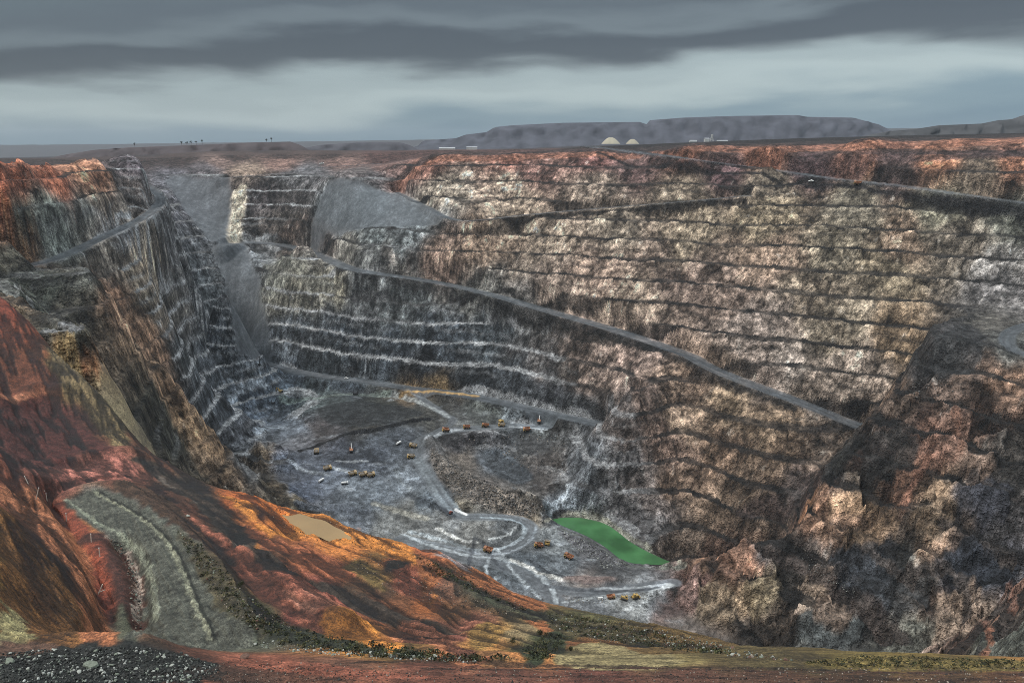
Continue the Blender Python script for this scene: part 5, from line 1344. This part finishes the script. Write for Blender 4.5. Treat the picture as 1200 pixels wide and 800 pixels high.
for poly, n, smin, smax, kinds, nind, lb, grp in ZONES:
    items = []
    for u, v in scatter_uv(poly, n, None):
        p = hit_on(Z, u, v)
        s_ = smin + (smax - smin) * rng.random() ** 2.6
        items.append((s_, p, kinds[rng.integers(len(kinds))]))
    items.sort(key=lambda q: -q[0])
    for i, (s_, p, kd) in enumerate(items):
        gz = ground(Z, p.x, p.y)
        if i < nind:
            kk = kd if kd in RM else 'brown'
            o = bpy.data.objects.new('rock', RM[kk][rng.integers(4)]); COL.objects.link(o)
            o.location = (p.x, p.y, gz + s_ * .15); o.rotation_euler = (rng.uniform(-.4, .4), rng.uniform(-.4, .4), rng.uniform(0, 6.3)); o.scale = (s_ * .5 * rng.uniform(.8, 1.4), s_ * .5, s_ * .5 * rng.uniform(.7, 1.1))
            tag(o, lb.format(word[kk]), 'rock', word[kk] + ' ' + grp)
        else:
            q = np.array(Euler((rng.uniform(0, 6), rng.uniform(0, 6), rng.uniform(0, 6))).to_matrix())
            vv = icov * (1 + rng.uniform(-.28, .2, (len(icov), 1))) * np.array([1.0, .8, .65]) * s_ * .5
            tv.append(vv @ q.T + np.array([p.x, p.y, gz + s_ * .12])); tf.append(icof + nvert); nvert += len(icov)
            tcol.append(np.repeat(np.array([STONEC[kd]]) * rng.uniform(.7, 1.35), len(icov), 0))
def attr_mesh(name, v, f, c, material):
    me = bpy.data.meshes.new(name); me.from_pydata([], [], [])
    v = np.concatenate(v).astype(f4); f = np.concatenate(f).astype(np.int32); c = np.concatenate(c).astype(f4)
    k_ = f.shape[1]
    me.vertices.add(len(v)); me.loops.add(f.size); me.polygons.add(len(f))
    me.vertices.foreach_set('co', v.ravel()); me.loops.foreach_set('vertex_index', f.ravel()); me.polygons.foreach_set('loop_start', np.arange(0, f.size, k_, dtype=np.int32))
    me.update(calc_edges=True)
    at = me.attributes.new('Col', 'FLOAT_COLOR', 'POINT'); c4 = np.ones((len(v), 4), f4); c4[:, :3] = c; at.data.foreach_set('color', c4.ravel())
    me.materials.append(material)
    o = bpy.data.objects.new(name, me); COL.objects.link(o); o['kind'] = 'stuff'
    return o
attr_mesh('loose_stones', tv, tf, tcol, M_LOOSE)
def single_rock(u, v, s_, kd, lb):
    p = hit_on(Z, u, v); o = bpy.data.objects.new('boulder', RM[kd][1]); COL.objects.link(o)
    o.location = (p.x, p.y, ground(Z, p.x, p.y) + s_ * .2); o.scale = (s_ * .6, s_ * .5, s_ * .45); o.rotation_euler = (.1, .1, u)
    tag(o, lb, 'boulder')
single_rock(287, 771, .62, 'brown', 'rounded red brown boulder on the red dirt below the gravel ramp')
single_rock(220, 605, .8, 'pale', 'lone white boulder on the dark red slope right of the ramp head')
single_rock(12, 776, .55, 'green', 'biggest grey green boulder at the left edge of the black rubble bank')
single_rock(107, 781, .75, 'green', 'tall grey green slab boulder in the middle of the black rubble bank')
# ------------------------------------------------------------------ scrub
M_SCRUB = terrain_material('scrub leaves', True)
SCR_Z = [([(206, 620), (235, 638), (264, 670), (300, 704), (345, 736), (310, 744), (268, 718), (236, 676)], 260, .14, .46), ([(290, 720), (340, 732), (400, 748), (480, 760), (560, 768), (640, 772), (520, 775), (420, 768), (330, 756)], 400, .12, .38),
         ([(610, 766), (640, 742), (668, 746), (642, 772)], 130, .16, .45), ([(640, 716), (700, 726), (780, 742), (860, 766), (800, 764), (720, 750), (650, 738)], 420, .15, .45), ([(480, 648), (530, 668), (575, 696), (620, 716), (570, 700), (510, 672)], 160, .2, .5), ([(940, 777), (1010, 768), (1100, 770), (1200, 773), (1200, 784), (1000, 782)], 300, .08, .25)]
lv, lf, lc, nvl = [], [], [], 0
for poly, n, r0, r1 in SCR_Z:
    for u, v in scatter_uv(poly, n, None):
        p = hit_on(Z, u, v); r_ = rng.uniform(r0, r1); m_ = 16
        d = rng.normal(size=(m_, 3)); d /= np.linalg.norm(d, axis=1, keepdims=True); d[:, 2] = np.abs(d[:, 2]) * .8
        c0 = np.array([p.x, p.y, ground(Z, p.x, p.y)]) + d * r_ * rng.random((m_, 1)) ** .5
        a = rng.normal(size=(m_, 3)); a /= np.linalg.norm(a, axis=1, keepdims=True); b_ = np.cross(a, rng.normal(size=(m_, 3))); b_ /= np.linalg.norm(b_, axis=1, keepdims=True)
        sz = r_ * rng.uniform(.18, .4, (m_, 1))
        q = np.stack([c0 - a * sz, c0 - b_ * sz * .5, c0 + a * sz, c0 + b_ * sz * .5], 1).reshape(-1, 3)
        lv.append(q); lf.append(np.arange(m_ * 4).reshape(-1, 4) + nvl); nvl += m_ * 4
        base = np.array(((.030, .038, .020), (.055, .060, .026), (.085, .075, .035), (.028, .032, .024))[rng.integers(4)])
        lc.append(np.repeat(base[None] * rng.uniform(.7, 1.3, (m_, 1)), 4, 0))
attr_mesh('scrub', lv, lf, lc, M_SCRUB)
M_BUSH = mat('bush leaves', (.05, .055, .028), .8, 0, .45, 3)
for u, v, r_, lb in ((282, 687, .55, 'round grey green bush on the bank right of the gravel ramp'), (668, 762, .42, 'round bush beside the pale green flat'), (632, 743, .6, 'dark bush by a pale rock at the right end of the orange ground'), (600, 752, .5, 'low dark bush on the tan sediment flat')):
    p = hit_on(Z, u, v); t = empty('bush', (p.x, p.y, ground(Z, p.x, p.y)), lb, 'bush')
    b_ = NB(); 
    for k_ in range(4): bar(b_, (0, 0, -.05), (random.uniform(-.5, .5) * r_, random.uniform(-.5, .5) * r_, r_ * .9), .025, .01, 5)
    link('stem', b_, M_BARK, t)
    b_ = NB()
    for k_ in range(6): leaf_cloud(b_, (random.uniform(-.45, .45) * r_, random.uniform(-.45, .45) * r_, r_ * random.uniform(.5, .95)), r_ * .55, 70, r_ * .11, .8)
    link('foliage', b_, M_BUSH, t)
#OBJ_END

# ------------------------------------------------------------------ haze, sky and sun
def haze_box():
    bm_ = bmesh.new()
    bmesh.ops.create_cube(bm_, size=1)
    o = link('haze', bm_, bpy.data.materials.new('haze air'))
    o.scale = (32000, 16500, 1000); o.location = (0, 7500, -216)   # top at 284
    m = o.data.materials[0]; m.use_nodes = True
    N = m.node_tree.nodes; L = m.node_tree.links; N.clear()
    out = N.new('ShaderNodeOutputMaterial'); v = N.new('ShaderNodeVolumePrincipled')
    v.inputs['Color'].default_value = (.80, .88, .97, 1); v.inputs['Density'].default_value = 2.8e-5; v.inputs['Anisotropy'].default_value = .2
    L.new(v.outputs[0], out.inputs['Volume'])
    o['kind'] = 'stuff'
    return o
haze_box()

SUN_EL, SUN_ROT = math.radians(58), math.radians(-105)      # sun behind the viewer's left shoulder, through cloud
w = bpy.data.worlds.new('World'); SC.world = w; w.use_nodes = True
N = w.node_tree.nodes; L = w.node_tree.links; N.clear()
wo = N.new('ShaderNodeOutputWorld')
sky = N.new('ShaderNodeTexSky'); sky.sky_type = 'NISHITA'; sky.sun_disc = False; sky.sun_elevation = SUN_EL; sky.sun_rotation = SUN_ROT
bg1 = N.new('ShaderNodeBackground'); bg1.inputs[1].default_value = .08; L.new(sky.outputs[0], bg1.inputs[0])
tc = N.new('ShaderNodeTexCoord'); sp = N.new('ShaderNodeSeparateXYZ'); L.new(tc.outputs['Generated'], sp.inputs[0])
def M(op, a, b_=0.0, c_=None):
    n = N.new('ShaderNodeMath'); n.operation = op
    for i, x in enumerate((a, b_, c_)):
        if x is None: continue
        if isinstance(x, (int, float)): n.inputs[i].default_value = x
        else: L.new(x, n.inputs[i])
    return n.outputs[0]
az = M('ARCTAN2', sp.outputs[0], sp.outputs[1])                        # 0 straight ahead, + right
el = M('MULTIPLY', M('ARCSINE', sp.outputs[2]), 180 / math.pi)         # degrees
cv = N.new('ShaderNodeCombineXYZ')
L.new(M('MULTIPLY', az, 3.0), cv.inputs[0]); L.new(M('MULTIPLY', el, .30), cv.inputs[1])
cv2 = N.new('ShaderNodeCombineXYZ'); L.new(M('MULTIPLY', az, 9.0), cv2.inputs[0]); L.new(M('MULTIPLY', el, .75), cv2.inputs[1])
def wn(scale, detail, off, rough=.55, dist=0.0, cv=cv):
    n = N.new('ShaderNodeTexNoise'); n.inputs['Scale'].default_value = scale; n.inputs['Detail'].default_value = detail; n.inputs['Roughness'].default_value = rough; n.inputs['Distortion'].default_value = dist
    a = N.new('ShaderNodeVectorMath'); a.operation = 'ADD'; a.inputs[1].default_value = off; L.new(cv.outputs[0], a.inputs[0]); L.new(a.outputs[0], n.inputs['Vector'])
    return n.outputs['Fac']
n1 = wn(1.0, 2, (3, 1, 0), .45); n2 = wn(.9, 5, (9, 4, 0), .5, .25, cv2)
e2 = M('ADD', el, M('ADD', M('MULTIPLY', M('SUBTRACT', n1, .5), 5.0), M('MULTIPLY', M('SUBTRACT', n2, .5), 2.2)))
e2 = M('SUBTRACT', e2, M('MULTIPLY', az, 2.6))                         # the cloud base climbs to the right
def ramp(stops, fac_in, span):
    n = N.new('ShaderNodeValToRGB'); cr = n.color_ramp; cr.interpolation = 'EASE'
    while len(cr.elements) < len(stops): cr.elements.new(.5)
    for e_, (p, c) in zip(cr.elements, stops):
        e_.position = min(p / span, 1); l = lin(c); e_.color = (l[0], l[1], l[2], 1)
    L.new(M('DIVIDE', fac_in, span), n.inputs[0])
    return n.outputs[0]
BANDS = [(0, (98, 120, 134)), (1.4, (112, 132, 143)), (3.3, (156, 169, 171)), (4.2, (146, 159, 162)), (6.0, (72, 79, 86)), (6.9, (70, 77, 84)), (7.8, (98, 108, 114)), (8.8, (84, 93, 100)), (10.2, (88, 99, 105)), (12, (112, 122, 126)), (18, (140, 147, 150)), (24, (150, 156, 160))]
rc_ = ramp(BANDS, e2, 24.0)
# bright overcast higher up, outside the picture
azr = N.new('ShaderNodeMapRange'); L.new(az, azr.inputs[0]); azr.inputs[1].default_value = -.6; azr.inputs[2].default_value = .6; azr.inputs[3].default_value = .92; azr.inputs[4].default_value = 1.10
up = N.new('ShaderNodeMapRange'); L.new(el, up.inputs[0]); up.inputs[1].default_value = 12; up.inputs[2].default_value = 60; up.inputs[3].default_value = 1.0; up.inputs[4].default_value = 3.2
bs_ = N.new('ShaderNodeVectorMath'); bs_.operation = 'SCALE'; L.new(rc_, bs_.inputs[0]); L.new(M('MULTIPLY', up.outputs[0], azr.outputs[0]), bs_.inputs['Scale'])
bg2 = N.new('ShaderNodeBackground'); L.new(bs_.outputs[0], bg2.inputs[0]); bg2.inputs[1].default_value = 1.0
mixs = N.new('ShaderNodeMixShader'); mixs.inputs[0].default_value = .93
L.new(bg1.outputs[0], mixs.inputs[1]); L.new(bg2.outputs[0], mixs.inputs[2]); L.new(mixs.outputs[0], wo.inputs[0])

sd = bpy.data.lights.new('sun', 'SUN'); sd.energy = 1.5; sd.angle = math.radians(10); sd.color = (1, .95, .88)
so = bpy.data.objects.new('sun', sd); COL.objects.link(so)
# direction to the sun, matching the sky
az_s = SUN_ROT
to_sun = Vector((math.sin(az_s) * math.cos(SUN_EL), math.cos(az_s) * math.cos(SUN_EL), math.sin(SUN_EL)))
so.rotation_euler = to_sun.to_track_quat('Z', 'Y').to_euler()

vs_ = SC.view_settings
SC.display_settings.display_device = 'sRGB'
vs_.view_transform = 'Standard'; vs_.look = 'None'; vs_.exposure = 0.40; vs_.gamma = 1.0; vs_.use_curve_mapping = False
SC.cycles.use_denoising = True
SC.cycles.denoising_input_passes = 'RGB_ALBEDO_NORMAL'
SC.cycles.denoising_prefilter = 'NONE'
SC.cycles.filter_width = .9
SC.cycles.max_bounces = 4; SC.cycles.diffuse_bounces = 2; SC.cycles.glossy_bounces = 2; SC.cycles.volume_bounces = 0
SC.cycles.transparent_max_bounces = 8
print('built', len(P), 'survey points', Z.shape)
